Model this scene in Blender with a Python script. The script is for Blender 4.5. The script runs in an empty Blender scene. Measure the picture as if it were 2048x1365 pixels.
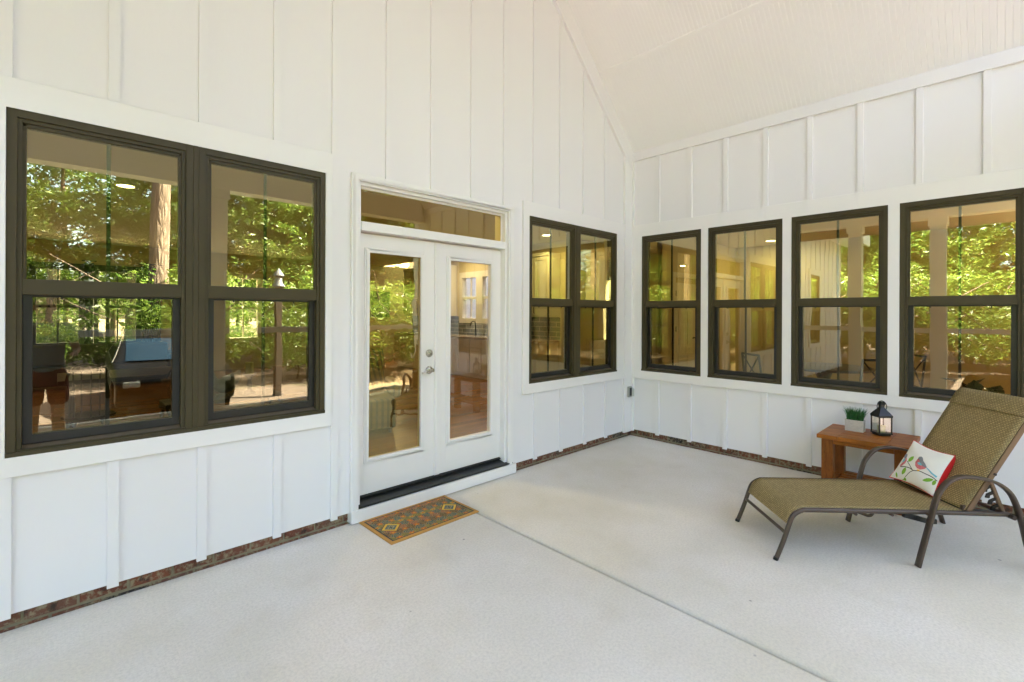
import bpy, bmesh, math, random
from mathutils import Vector, Matrix
import numpy as np
R = math.radians
PI = math.pi
random.seed(7)
rng = np.random.default_rng(11)
sc = bpy.context.scene
col = sc.collection

# ------------------------------------------------------------------ camera, sky, sun, exposure
HEAD, ROLL = R(46.22), 0.0040
Fv = Vector((math.cos(HEAD), math.sin(HEAD), 0)); Rv = Vector((math.sin(HEAD), -math.cos(HEAD), 0)); Zv = Vector((0, 0, 1))
cr = Rv * math.cos(ROLL) + Zv * math.sin(ROLL); cu = Zv * math.cos(ROLL) - Rv * math.sin(ROLL)
cam = bpy.data.cameras.new('camera'); camo = bpy.data.objects.new('camera', cam); col.objects.link(camo)
camo.matrix_world = Matrix(((cr.x, cu.x, -Fv.x, -5.385), (cr.y, cu.y, -Fv.y, -3.390), (cr.z, cu.z, -Fv.z, 1.57), (0, 0, 0, 1)))
cam.sensor_width = 36; cam.lens = 952.6 / 2048 * 36; cam.shift_y = -54.9 / 2048
cam.clip_start = 0.02; cam.clip_end = 600
sc.camera = camo

SUN_EL, SUN_AZ = R(46), R(26)             # azimuth from +X: the sun stands high, over the side wing
sund = Vector((math.cos(SUN_EL) * math.cos(SUN_AZ), math.cos(SUN_EL) * math.sin(SUN_AZ), math.sin(SUN_EL)))
w = bpy.data.worlds.new('World'); sc.world = w; w.use_nodes = True
nt = w.node_tree; nt.nodes.clear()
sky = nt.nodes.new('ShaderNodeTexSky'); sky.sky_type = 'NISHITA'; sky.sun_disc = False
sky.sun_elevation = SUN_EL; sky.sun_rotation = math.atan2(sund.x, sund.y); sky.air_density = 0.65; sky.dust_density = 5.0; sky.ozone_density = 0.2
bg = nt.nodes.new('ShaderNodeBackground'); bg.inputs[1].default_value = 0.115
wo = nt.nodes.new('ShaderNodeOutputWorld')
nt.links.new(sky.outputs[0], bg.inputs[0]); nt.links.new(bg.outputs[0], wo.inputs[0])
sl = bpy.data.lights.new('sun', 'SUN'); sl.energy = 5.0; sl.angle = R(0.5); sl.color = (1, .92, .865)
so = bpy.data.objects.new('sun', sl); col.objects.link(so)
so.rotation_euler = (-sund).to_track_quat('-Z', 'Y').to_euler(); so.location = (0, -10, 30)
sc.view_settings.view_transform = 'Standard'; sc.view_settings.look = 'None'
sc.view_settings.exposure = 4.62; sc.view_settings.gamma = 1
sc.render.engine = 'CYCLES'
cy = sc.cycles
cy.use_denoising = True
try: cy.denoiser = 'OPENIMAGEDENOISE'
except Exception: pass
cy.max_bounces = 10; cy.diffuse_bounces = 6; cy.glossy_bounces = 5; cy.transmission_bounces = 8; cy.transparent_max_bounces = 24
cy.sample_clamp_indirect = 12; cy.caustics_reflective = False; cy.caustics_refractive = False

# ------------------------------------------------------------------ materials
def new_mat(name):
    m = bpy.data.materials.new(name); m.use_nodes = True
    n = m.node_tree; n.nodes.clear()
    o = n.nodes.new('ShaderNodeOutputMaterial')
    return m, n, o
def nd(n, t, **kw):
    x = n.nodes.new(t)
    for k, v in kw.items():
        if k.startswith('i_'):
            x.inputs[k[2:].replace('_', ' ')].default_value = v
        else: setattr(x, k, v)
    return x
def c4(c): return (c[0], c[1], c[2], 1)
def coords(n, scale=(1, 1, 1), kind='Object', rot=(0, 0, 0)):
    tc = nd(n, 'ShaderNodeTexCoord'); mp = nd(n, 'ShaderNodeMapping')
    mp.inputs['Scale'].default_value = scale; mp.inputs['Rotation'].default_value = rot
    n.links.new(tc.outputs[kind], mp.inputs[0]); return mp.outputs[0]
def ramp(n, fac, stops):
    r = nd(n, 'ShaderNodeValToRGB'); e = r.color_ramp.elements
    while len(e) < len(stops): e.new(0.5)
    for x, (p, c) in zip(e, stops): x.position = p; x.color = c4(c)
    n.links.new(fac, r.inputs[0]); return r.outputs[0]
def mixc(n, fac, a, b, mode='MIX'):
    m = nd(n, 'ShaderNodeMix', data_type='RGBA', blend_type=mode)
    for s, v in ((0, fac), (6, a), (7, b)):
        if hasattr(v, 'is_linked'): n.links.new(v, m.inputs[s])
        elif isinstance(v, (int, float)): m.inputs[s].default_value = v
        else: m.inputs[s].default_value = c4(v)
    return m.outputs[2]
def noise(n, vec, scale, detail=4, rough=.55):
    x = nd(n, 'ShaderNodeTexNoise'); x.inputs['Scale'].default_value = scale; x.inputs['Detail'].default_value = detail; x.inputs['Roughness'].default_value = rough
    n.links.new(vec, x.inputs['Vector']); return x.outputs[0]
def math_(n, op, a, b=None, clamp=False):
    m = nd(n, 'ShaderNodeMath', operation=op, use_clamp=clamp)
    for i, v in enumerate((a, b)):
        if v is None: continue
        if hasattr(v, 'is_linked'): n.links.new(v, m.inputs[i])
        else: m.inputs[i].default_value = v
    return m.outputs[0]
def bump(n, h, strength=.3, dist=.01):
    b = nd(n, 'ShaderNodeBump'); b.inputs['Strength'].default_value = strength; b.inputs['Distance'].default_value = dist
    n.links.new(h, b.inputs['Height']); return b.outputs[0]
def pbsdf(n, o, color, rough=.5, metal=0, normal=None, spec=.5):
    p = nd(n, 'ShaderNodeBsdfPrincipled')
    if hasattr(color, 'is_linked'): n.links.new(color, p.inputs['Base Color'])
    else: p.inputs['Base Color'].default_value = c4(color)
    if hasattr(rough, 'is_linked'): n.links.new(rough, p.inputs['Roughness'])
    else: p.inputs['Roughness'].default_value = rough
    p.inputs['Metallic'].default_value = metal; p.inputs['Specular IOR Level'].default_value = spec
    if normal is not None: n.links.new(normal, p.inputs['Normal'])
    n.links.new(p.outputs[0], o.inputs[0]); return p
def simple(name, c, rough=.5, metal=0, var=.08, vs=6, bs=0, bscale=60, bdist=.002, stretch=(1, 1, 1), spec=.5):
    m, n, o = new_mat(name); v = coords(n, stretch)
    f = noise(n, v, vs); f2 = noise(n, v, vs * 7, 3)
    lo = tuple(x * (1 - var) for x in c); hi = tuple(min(1, x * (1 + var)) for x in c)
    cc = mixc(n, math_(n, 'MULTIPLY_ADD', f2, .4) if False else f, lo, hi)
    nm = bump(n, noise(n, v, bscale, 3), bs, bdist) if bs else None
    rr = math_(n, 'MULTIPLY_ADD', f2, .25); rr.node.inputs[2].default_value = rough - .125
    pbsdf(n, o, cc, rr, metal, nm, spec); return m
M = {}
M['siding'] = simple('white_siding_paint', (.81, .79, .792), .48, var=.018, vs=1.3, bs=.25, bscale=35, bdist=.0015, stretch=(1, 1, .35))
M['trim'] = simple('white_trim_paint', (.835, .815, .80), .42, var=.015, vs=2, bs=.15, bscale=40, bdist=.001)
M['ceil'] = simple('ceiling_paint', (.87, .855, .85), .55, var=.015, vs=2)
M['door'] = simple('door_paint', (.83, .805, .785), .35, var=.012, vs=2, bs=.08, bscale=30, bdist=.001)
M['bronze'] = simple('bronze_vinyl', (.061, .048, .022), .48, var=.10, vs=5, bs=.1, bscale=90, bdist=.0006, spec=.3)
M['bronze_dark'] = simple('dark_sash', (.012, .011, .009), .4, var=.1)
M['bronze_sill'] = simple('bronze_sill', (.16, .125, .085), .35, var=.12, vs=8)
M['black'] = simple('black_metal', (.008, .008, .008), .35, var=.2, bs=.1, bscale=120, bdist=.0006)
M['threshold'] = simple('black_threshold', (.018, .018, .017), .45, var=.3, vs=12)
M['nickel'] = simple('satin_nickel', (.50, .46, .40), .28, 1.0, var=.05)
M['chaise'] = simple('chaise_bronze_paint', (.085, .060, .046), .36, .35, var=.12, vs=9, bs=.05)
M['chaise_lit'] = simple('chaise_lit_bar', (.155, .095, .052), .40, .25, var=.12, vs=9)  # chaise paint lightened, the sunlit side put into the colour
M['plastic_grey'] = simple('grey_outlet_plastic', (.34, .34, .30), .3, var=.15, vs=20)
M['cover'] = simple('smoky_bubble_plastic', (.62, .62, .58), .12, var=.05)
M['candle'] = simple('candle_wax', (.52, .50, .24), .5, var=.05)
M['red'] = simple('red_velvet', (.62, .010, .012), .7, var=.15, vs=14, bs=.3, bscale=50, bdist=.003)
M['linen'] = simple('white_linen', (.78, .76, .69), .75, var=.03, vs=8, bs=.35, bscale=140, bdist=.0015)
M['branch'] = simple('print_branch', (.035, .026, .028), .8)
M['leafprint'] = simple('print_leaf', (.20, .42, .035), .8, var=.3, vs=60)
M['birdgrey'] = simple('print_grey', (.22, .24, .27), .8, var=.4, vs=120)
M['birdpink'] = simple('print_pink', (.62, .17, .18), .8, var=.4, vs=120)
M['birdblue'] = simple('print_blue', (.17, .50, .58), .8, var=.25, vs=120)
M['birdyellow'] = simple('print_yellow', (.80, .45, .04), .8)
M['planter'] = simple('whitewashed_planter', (.54, .50, .44), .6, var=.28, vs=22, bs=.2, bscale=60, stretch=(3, 3, 14))
M['blade'] = simple('grass_blade', (.028, .135, .030), .45, var=.5, vs=30)
M['matborder'] = simple('mat_border', (.46, .24, .055), .85, var=.15, vs=30, bs=.5, bscale=220, bdist=.002)
M['int_wall'] = simple('interior_paint', (.58, .49, .30), .6, var=.02)
M['int_ceil'] = simple('interior_ceiling_paint', (.72, .66, .54), .6, var=.02)
M['int_trim'] = simple('interior_trim', (.74, .70, .60), .4, var=.02)
M['cabinet'] = simple('cabinet_paint', (.70, .66, .55), .35, var=.02)
M['counter'] = simple('stone_counter', (.42, .34, .26), .2, var=.35, vs=40)
M['steel'] = simple('steel', (.22, .21, .20), .3, .9, var=.08)
M['darkwood'] = simple('dark_wood', (.035, .022, .014), .35, var=.4, vs=6, stretch=(1, 1, 8))
M['iron'] = simple('wrought_iron', (.016, .015, .014), .5, var=.2)
M['rooster'] = simple('rooster_glaze', (.11, .12, .12), .35, var=.9, vs=22)
M['leaf_dark'] = simple('houseplant_leaf', (.012, .085, .03), .3, var=.5, vs=8)
M['clay'] = simple('clay_pot', (.30, .12, .06), .7)
M['carpaint'] = simple('dark_car_paint', (.004, .0036, .0033), .32, 0, var=.05, vs=1, spec=.2)
M['rim'] = simple('dark_rim', (.006, .006, .006), .6, spec=.1)
M['tyre'] = simple('tyre_rubber', (.005, .005, .005), .9, spec=.1)
M['roof'] = simple('roof_shingle', (.12, .11, .10), .85, var=.4, vs=20)
M['lampwhite'] = simple('lamp_trim', (.8, .78, .72), .4)
M['postgrey'] = simple('grey_cap', (.10, .11, .13), .5, var=.1)
M['postwood'] = simple('post_wood', (.030, .020, .013), .7, var=.3, vs=9)

def emis(name, c, s):
    m, n, o = new_mat(name); e = nd(n, 'ShaderNodeEmission'); e.inputs[0].default_value = c4(c); e.inputs[1].default_value = s
    n.links.new(e.outputs[0], o.inputs[0]); return m
M['lampglow'] = emis('lamp_glow', (1, .86, .58), 1.2)

def glass(name, r0, tint, refl, wav=.0, wscale=3):
    m, n, o = new_mat(name)
    lw = nd(n, 'ShaderNodeLayerWeight'); lw.inputs[0].default_value = .5
    p5 = math_(n, 'POWER', lw.outputs['Facing'], 4.2)
    fac = math_(n, 'MULTIPLY_ADD', p5, 1 - r0, True); fac.node.inputs[2].default_value = r0
    t = nd(n, 'ShaderNodeBsdfTransparent'); t.inputs[0].default_value = c4(tint)
    g = nd(n, 'ShaderNodeBsdfGlossy'); g.inputs['Color'].default_value = c4(refl); g.inputs['Roughness'].default_value = 0.0
    if wav:
        v = coords(n, (1, 1, .6)); b = bump(n, noise(n, v, wscale, 2), wav, .004)
        n.links.new(b, g.inputs['Normal'])
    x = nd(n, 'ShaderNodeMixShader'); n.links.new(fac, x.inputs[0]); n.links.new(t.outputs[0], x.inputs[1]); n.links.new(g.outputs[0], x.inputs[2])
    n.links.new(x.outputs[0], o.inputs[0]); return m
M['glass_up'] = glass('coated_glass', .26, (.74, .71, .36), (1, 1, .68), .10, 2.2)
M['glass_low'] = glass('screened_glass', .12, (.44, .42, .23), (1, 1, .74), .16, 2.6)
M['glass_door'] = glass('wavy_door_glass', .225, (.60, .46, .17), (1, .93, .50), .40, 4.2)
M['glass_clear'] = glass('clear_door_glass', .12, (.90, .86, .78), (1, .98, .94), .05, 2)
M['glass_transom'] = glass('transom_glass', .18, (.66, .54, .20), (1, .88, .46), .05, 2)
M['glass_lantern'] = glass('lantern_glass', .08, (.80, .82, .78), (1, 1, 1))

JX = -2.978
def make_concrete():
    m, n, o = new_mat('broom_concrete'); v = coords(n)
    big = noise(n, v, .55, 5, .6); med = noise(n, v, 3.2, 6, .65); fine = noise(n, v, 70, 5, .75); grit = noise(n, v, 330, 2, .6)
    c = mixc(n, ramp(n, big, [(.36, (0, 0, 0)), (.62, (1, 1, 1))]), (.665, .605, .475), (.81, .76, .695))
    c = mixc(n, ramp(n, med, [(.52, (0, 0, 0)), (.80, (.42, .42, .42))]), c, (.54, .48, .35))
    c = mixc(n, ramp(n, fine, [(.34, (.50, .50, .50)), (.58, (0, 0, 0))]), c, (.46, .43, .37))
    sx = nd(n, 'ShaderNodeSeparateXYZ'); n.links.new(v, sx.inputs[0]); jd = math_(n, 'ADD', math_(n, 'ABSOLUTE', math_(n, 'SUBTRACT', sx.outputs[0], JX)), math_(n, 'MULTIPLY', med, .06))
    c = mixc(n, ramp(n, jd, [(.034, (.36, .36, .36)), (.062, (0, 0, 0))]), c, (.42, .40, .29))
    spots = nd(n, 'ShaderNodeTexVoronoi'); spots.inputs['Scale'].default_value = 3.1; n.links.new(v, spots.inputs['Vector'])
    c = mixc(n, ramp(n, spots.outputs['Distance'], [(.018, (.75, .75, .75)), (.035, (0, 0, 0))]), c, (.14, .12, .09))
    streak = noise(n, coords(n, (60, 2.2, 1), rot=(0, 0, R(-14))), 3, 3)
    h = math_(n, 'ADD', math_(n, 'MULTIPLY', streak, .7), grit)
    c = mixc(n, math_(n, 'MULTIPLY', streak, .30), c, (.76, .76, .74))
    pbsdf(n, o, c, .82, 0, bump(n, h, .6, .003), .3); return m
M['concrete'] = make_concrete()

def make_brick():
    m, n, o = new_mat('old_brick'); g = nd(n, 'ShaderNodeNewGeometry'); v = coords(n)
    c = ramp(n, g.outputs['Random Per Island'], [(0, (.20, .062, .030)), (.35, (.145, .048, .028)), (.62, (.25, .10, .05)), (.84, (.12, .055, .036)), (.9, (.030, .024, .020)), (1, (.05, .035, .026))])
    d1 = noise(n, v, 34, 5, .7); d2 = noise(n, v, 16, 6, .7)
    c = mixc(n, ramp(n, d1, [(.47, (0, 0, 0)), (.60, (.85, .85, .85))]), c, (.30, .245, .15))
    c = mixc(n, ramp(n, d2, [(.54, (0, 0, 0)), (.66, (.85, .85, .85))]), c, (.03, .025, .018))
    pbsdf(n, o, c, .92, 0, bump(n, d1, .8, .008)); return m
M['brick'] = make_brick()
M['mortar'] = simple('dirty_mortar', (.25, .215, .135), .95, var=.45, vs=13, bs=.8, bscale=60, bdist=.006)
def brick_strip(T, a, b, parent):
    m = MB(); m.box(a, b, -.14, -.031, -.33, .082, 1, T)
    for row, (z0, z1) in enumerate(((-.052, .008), (.021, .081))):
        x = a + .004 - (.10 if row else 0)
        while x < b:
            L = .196 + random.uniform(-.004, .004); xa, xb = max(a, x), min(b, x + L)
            if xb - xa > .02: j = random.uniform(-.003, .002); m.box(xa, xb, -.13, -.023 + j, z0 + random.uniform(-.002, .002), z1 + random.uniform(-.004, 0), 0, T)
            x += L + .012
    return m.build('brick_base', ['brick', 'mortar'], parent, bev=.003)

def make_sling(name, ca, cb_, dark, trans):
    m, n, o = new_mat(name); tc = nd(n, 'ShaderNodeTexCoord')
    b = nd(n, 'ShaderNodeTexBrick'); n.links.new(tc.outputs['UV'], b.inputs['Vector'])
    b.inputs['Scale'].default_value = 1; b.inputs['Brick Width'].default_value = .019; b.inputs['Row Height'].default_value = .0112; b.inputs['Mortar Size'].default_value = .0026; b.inputs['Mortar Smooth'].default_value = .6
    b.inputs['Color1'].default_value = c4(ca); b.inputs['Color2'].default_value = c4(cb_); b.inputs['Mortar'].default_value = c4(dark)
    v = coords(n, kind='UV'); f = noise(n, v, 160, 3); g = noise(n, v, 5, 3)
    c = mixc(n, ramp(n, f, [(.35, (.55, .55, .55)), (.6, (0, 0, 0))]), b.outputs[0], dark)
    c = mixc(n, math_(n, 'MULTIPLY', g, .25), c, ca)
    p = pbsdf(n, o, c, .6, 0, bump(n, math_(n, 'SUBTRACT', 1, b.outputs[1]), .7, .002), .35)
    t = nd(n, 'ShaderNodeBsdfTranslucent'); n.links.new(c, t.inputs[0])
    x = nd(n, 'ShaderNodeMixShader'); x.inputs[0].default_value = trans
    n.links.new(p.outputs[0], x.inputs[1]); n.links.new(t.outputs[0], x.inputs[2]); n.links.new(x.outputs[0], o.inputs[0]); return m
M['sling'] = make_sling('woven_sling', (.78, .605, .30), (.56, .43, .20), (.15, .118, .045), .36)

def make_wood(name, c1, c2, scale=(2, 14, 14), rough=.35, plank=None):
    m, n, o = new_mat(name); v = coords(n, scale)
    f = noise(n, v, 2.2, 8, .68); g = noise(n, v, 9, 4, .6)
    c = mixc(n, ramp(n, f, [(.32, (0, 0, 0)), (.68, (1, 1, 1))]), c1, c2)
    c = mixc(n, ramp(n, g, [(.55, (0, 0, 0)), (.75, (.7, .7, .7))]), c, tuple(x * .35 for x in c1))
    if plank:
        b = nd(n, 'ShaderNodeTexBrick'); n.links.new(coords(n, rot=(0, 0, plank[2])), b.inputs['Vector'])
        b.inputs['Scale'].default_value = 1; b.inputs['Brick Width'].default_value = plank[0]; b.inputs['Row Height'].default_value = plank[1]; b.inputs['Mortar Size'].default_value = .003
        b.inputs['Color1'].default_value = (1, 1, 1, 1); b.inputs['Color2'].default_value = (.62, .58, .52, 1); b.inputs['Mortar'].default_value = (.2, .16, .12, 1)
        c = mixc(n, 1.0, c, b.outputs[0], 'MULTIPLY')
    pbsdf(n, o, c, rough, 0, bump(n, f, .15, .002), .25); return m
M['table'] = make_wood('honey_oak', (.20, .056, .006), (.40, .135, .018), (9, 3, 9), .42)
M['table_leg'] = make_wood('honey_oak_upright', (.17, .050, .007), (.30, .098, .016), (12, 12, 2.2), .45)
M['int_floor'] = make_wood('oak_floor', (.24, .105, .035), (.36, .175, .065), (2, 20, 2), .24, (1.2, .11, 0))

def make_tile():
    m, n, o = new_mat('grey_subway_tile'); tc = nd(n, 'ShaderNodeTexCoord'); s = nd(n, 'ShaderNodeSeparateXYZ'); n.links.new(tc.outputs['Object'], s.inputs[0])
    cb = nd(n, 'ShaderNodeCombineXYZ'); n.links.new(math_(n, 'ADD', s.outputs[0], s.outputs[1]), cb.inputs[0]); n.links.new(s.outputs[2], cb.inputs[1])
    b = nd(n, 'ShaderNodeTexBrick'); n.links.new(cb.outputs[0], b.inputs['Vector']); b.inputs['Scale'].default_value = 1
    b.inputs['Brick Width'].default_value = .31; b.inputs['Row Height'].default_value = .10; b.inputs['Mortar Size'].default_value = .006
    b.inputs['Color1'].default_value = (.10, .115, .10, 1); b.inputs['Color2'].default_value = (.15, .165, .15, 1); b.inputs['Mortar'].default_value = (.45, .43, .36, 1)
    pbsdf(n, o, b.outputs[0], .15); return m
M['tile'] = make_tile()

def make_plaid():
    m, n, o = new_mat('blue_plaid'); v = coords(n); s = nd(n, 'ShaderNodeSeparateXYZ'); n.links.new(v, s.inputs[0])
    def stripe(a, f):
        return math_(n, 'GREATER_THAN', math_(n, 'SINE', math_(n, 'MULTIPLY', a, f)), .15)
    a = stripe(math_(n, 'ADD', s.outputs[0], s.outputs[1]), 95); b = stripe(s.outputs[2], 70)
    c = mixc(n, math_(n, 'MULTIPLY', a, .8), (.34, .28, .17), (.07, .10, .12))
    c = mixc(n, math_(n, 'MULTIPLY', b, .35), c, (.10, .13, .13))
    pbsdf(n, o, c, .85); return m
M['plaid'] = make_plaid()

def make_leaf(name, c1, c2):
    m, n, o = new_mat(name); g = nd(n, 'ShaderNodeNewGeometry'); oi = nd(n, 'ShaderNodeObjectInfo')
    c = ramp(n, g.outputs['Random Per Island'], [(0, c1), (.55, tuple((a + b) / 2 for a, b in zip(c1, c2))), (1, c2)])
    c = mixc(n, math_(n, 'MULTIPLY', oi.outputs['Random'], .35), c, (.05, .10, .012))
    d = nd(n, 'ShaderNodeBsdfDiffuse'); t = nd(n, 'ShaderNodeBsdfTranslucent'); gl = nd(n, 'ShaderNodeBsdfGlossy'); gl.inputs['Roughness'].default_value = .35; gl.inputs['Color'].default_value = (.35, .35, .35, 1)
    n.links.new(c, d.inputs[0]); n.links.new(c, t.inputs[0])
    x = nd(n, 'ShaderNodeMixShader'); x.inputs[0].default_value = .42; n.links.new(d.outputs[0], x.inputs[1]); n.links.new(t.outputs[0], x.inputs[2])
    y = nd(n, 'ShaderNodeMixShader'); y.inputs[0].default_value = .07; n.links.new(x.outputs[0], y.inputs[1]); n.links.new(gl.outputs[0], y.inputs[2])
    n.links.new(y.outputs[0], o.inputs[0]); return m
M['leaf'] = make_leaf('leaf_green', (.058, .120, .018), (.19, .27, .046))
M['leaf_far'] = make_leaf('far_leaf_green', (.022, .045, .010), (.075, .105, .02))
M['needle'] = make_leaf('pine_needle', (.025, .065, .012), (.07, .13, .02))

def make_bark():
    m, n, o = new_mat('pine_bark'); v = coords(n, (1, 1, .22))
    vo = nd(n, 'ShaderNodeTexVoronoi'); vo.feature = 'DISTANCE_TO_EDGE'; vo.inputs['Scale'].default_value = 13; n.links.new(v, vo.inputs['Vector'])
    f = noise(n, v, 20, 5)
    c = ramp(n, vo.outputs['Distance'], [(.0, (.030, .020, .015)), (.12, (.105, .078, .062)), (.5, (.175, .135, .112))])
    c = mixc(n, math_(n, 'MULTIPLY', f, .5), c, (.13, .09, .07))
    pbsdf(n, o, c, .95, 0, bump(n, vo.outputs['Distance'], .9, .06)); return m
M['bark'] = make_bark()

def make_ground():
    m, n, o = new_mat('pine_straw_ground'); v = coords(n)
    a = noise(n, v, 45, 6, .75); b = noise(n, v, .35, 4); cc = noise(n, v, 3, 5)
    c = mixc(n, ramp(n, a, [(.3, (0, 0, 0)), (.7, (1, 1, 1))]), (.135, .103, .086), (.262, .210, .176))
    c = mixc(n, ramp(n, b, [(.56, (0, 0, 0)), (.66, (.8, .8, .8))]), c, (.10, .135, .045))
    c = mixc(n, ramp(n, cc, [(.5, (0, 0, 0)), (.8, (.5, .5, .5))]), c, (.13, .09, .055))
    pbsdf(n, o, c, .95, 0, bump(n, a, .6, .04), .1); return m
M['ground'] = make_ground()

def make_attr(name, rough=.85):
    m, n, o = new_mat(name); a = nd(n, 'ShaderNodeAttribute'); a.attribute_name = 'pattern'
    v = coords(n); f = noise(n, v, 260, 3)
    c = mixc(n, math_(n, 'MULTIPLY', f, .35), a.outputs[0], (.10, .085, .05))
    pbsdf(n, o, c, rough, 0, bump(n, f, .5, .002), .2); return m
M['matfield'] = make_attr('woven_mat_field')

# ------------------------------------------------------------------ mesh helpers
class MB:
    def __init__(s): s.v = []; s.f = []; s.m = []; s.uv = {}
    def add(s, vs, fs, mi=0):
        b = len(s.v); s.v += [tuple(x) for x in vs]
        for f in fs: s.f.append([b + i for i in f]); s.m.append(mi)
    def box(s, x0, x1, y0, y1, z0, z1, mi=0, T=None):
        vs = [(x, y, z) for z in (z0, z1) for y in (y0, y1) for x in (x0, x1)]
        if T: vs = [T(*p) for p in vs]
        s.add(vs, [(0, 2, 3, 1), (4, 5, 7, 6), (0, 1, 5, 4), (2, 6, 7, 3), (0, 4, 6, 2), (1, 3, 7, 5)], mi)
    def quad(s, a, b, c, d, mi=0): s.add([a, b, c, d], [(0, 1, 2, 3)], mi)
    def loft(s, rings, closed=True, caps=True, mi=0):
        n = len(rings[0]); vs = [p for r in rings for p in r]; fs = []
        for i in range(len(rings) - 1):
            for j in range(n if closed else n - 1):
                k = (j + 1) % n; fs.append((i * n + j, i * n + k, (i + 1) * n + k, (i + 1) * n + j))
        if caps and closed: fs.append(tuple(range(n - 1, -1, -1))); fs.append(tuple((len(rings) - 1) * n + j for j in range(n)))
        s.add(vs, fs, mi)
    def tube(s, path, r, n=10, mi=0, loop=False):
        P = [Vector(p) for p in path]; rings = []; N = len(P); rr = r if isinstance(r, (list, tuple)) else [r] * N
        up = None
        for i in range(N):
            if loop: t = (P[(i + 1) % N] - P[i - 1]).normalized()
            else: t = (P[min(i + 1, N - 1)] - P[max(i - 1, 0)]).normalized()
            if up is None:
                up = Vector((0, 0, 1)) if abs(t.z) < .9 else Vector((1, 0, 0))
            a = (up - t * up.dot(t)).normalized(); b = t.cross(a); up = a
            rings.append([P[i] + (a * math.cos(2 * PI * j / n) + b * math.sin(2 * PI * j / n)) * rr[i] for j in range(n)])
        if loop: rings.append(rings[0]); s.loft(rings, True, False, mi)
        else: s.loft(rings, True, True, mi)
    def bar(s, path, side, wdt, thk, mi=0):          # flat bar swept along a path; side = width axis
        P = [Vector(p) for p in path]; side = Vector(side).normalized(); rings = []
        for i in range(len(P)):
            t = (P[min(i + 1, len(P) - 1)] - P[max(i - 1, 0)]).normalized(); nn = t.cross(side).normalized()
            e = .22
            pts = [(-.5, -.5 + e), (-.5, .5 - e), (-.5 + .08, .5), (.5 - .08, .5), (.5, .5 - e), (.5, -.5 + e), (.5 - .08, -.5), (-.5 + .08, -.5)]
            rings.append([P[i] + side * (a * wdt) + nn * (b * thk) for a, b in pts])
        s.loft(rings, True, True, mi)
    def lathe(s, prof, cx, cy_, n=20, mi=0, z0=0):
        rings = [[(cx + r * math.cos(2 * PI * j / n), cy_ + r * math.sin(2 * PI * j / n), z0 + z) for j in range(n)] for r, z in prof]
        s.loft(rings, True, True, mi)
    def build(s, name, mats, parent=None, smooth=False, bev=0, world=True, segs=2, angle=40):
        me = bpy.data.meshes.new(name); me.from_pydata(s.v, [], s.f)
        if not isinstance(mats, (list, tuple)): mats = [mats]
        for m in mats: me.materials.append(M[m] if isinstance(m, str) else m)
        me.polygons.foreach_set('material_index', s.m)
        bm = bmesh.new(); bm.from_mesh(me); bmesh.ops.remove_doubles(bm, verts=bm.verts, dist=1e-5); bmesh.ops.recalc_face_normals(bm, faces=bm.faces); bm.to_mesh(me); bm.free()
        if smooth:
            me.polygons.foreach_set('use_smooth', [True] * len(me.polygons)); me.set_sharp_from_angle(angle=R(angle))
        o = bpy.data.objects.new(name, me); col.objects.link(o)
        if parent is not None:
            o.parent = parent
            if world: o.location = -wloc(parent)
        if bev:
            b = o.modifiers.new('edge', 'BEVEL'); b.width = bev; b.segments = segs; b.limit_method = 'ANGLE'; b.angle_limit = R(35)
            b.harden_normals = False
        return o
def wloc(o):
    l = Vector(o.location)
    while o.parent is not None: o = o.parent; l += Vector(o.location)
    return l
def tag(o, label=None, cat=None, group=None, kind=None):
    for k, v in (('label', label), ('category', cat), ('group', group), ('kind', kind)):
        if v: o[k] = v
    return o
def thing(name, label, cat, loc=(0, 0, 0), rz=0, group=None, kind=None):
    o = bpy.data.objects.new(name, None); o.empty_display_size = .1; col.objects.link(o)
    o.location = loc; o.rotation_euler = (0, 0, rz); return tag(o, label, cat, group, kind)
def copy_tree(o, parent=None):
    c = o.copy(); col.objects.link(c)
    if parent is not None: c.parent = parent
    for ch in [x for x in col.objects if x.parent == o]: copy_tree(ch, c)
    return c
TL = lambda s, d, z: (s, -d, z)          # house wall: s along +X, d outwards
TR = lambda s, d, z: (-d, -s, z)         # side wall: s towards the camera, d outwards

# ------------------------------------------------------------------ the setting: ground and slab
g = MB(); g.quad((-160, -160, -.32), (160, -160, -.32), (160, 160, -.32), (-160, 160, -.32)); tag(g.build('ground', 'ground'), kind='structure')
s = MB(); s.box(-6.45, JX - .008, -5.05, 0.02, -.4, 0); s.box(JX + .008, .02, -5.05, 0.02, -.4, 0); s.box(-6.44, .01, -5.04, .01, -.4, -.022)
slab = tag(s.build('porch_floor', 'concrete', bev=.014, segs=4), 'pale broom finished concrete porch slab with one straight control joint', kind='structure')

# ------------------------------------------------------------------ porch walls
RZ = lambda x: 3.66 + max(0, min(-x, x + 6.2)) if x >= -6.2 else 3.66
WIN_L = [(-5.561, -3.998, .857, 2.567), (-1.918, -.350, .857, 2.567)]
DOOR = (-3.746, -2.212, -.1, 2.562)
OUTW = (-8.75, -7.95, .857, 2.567)
WIN_R = [(.165, .935), (1.015, 1.785), (1.866, 2.640), (2.721, 3.493)]

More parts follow.
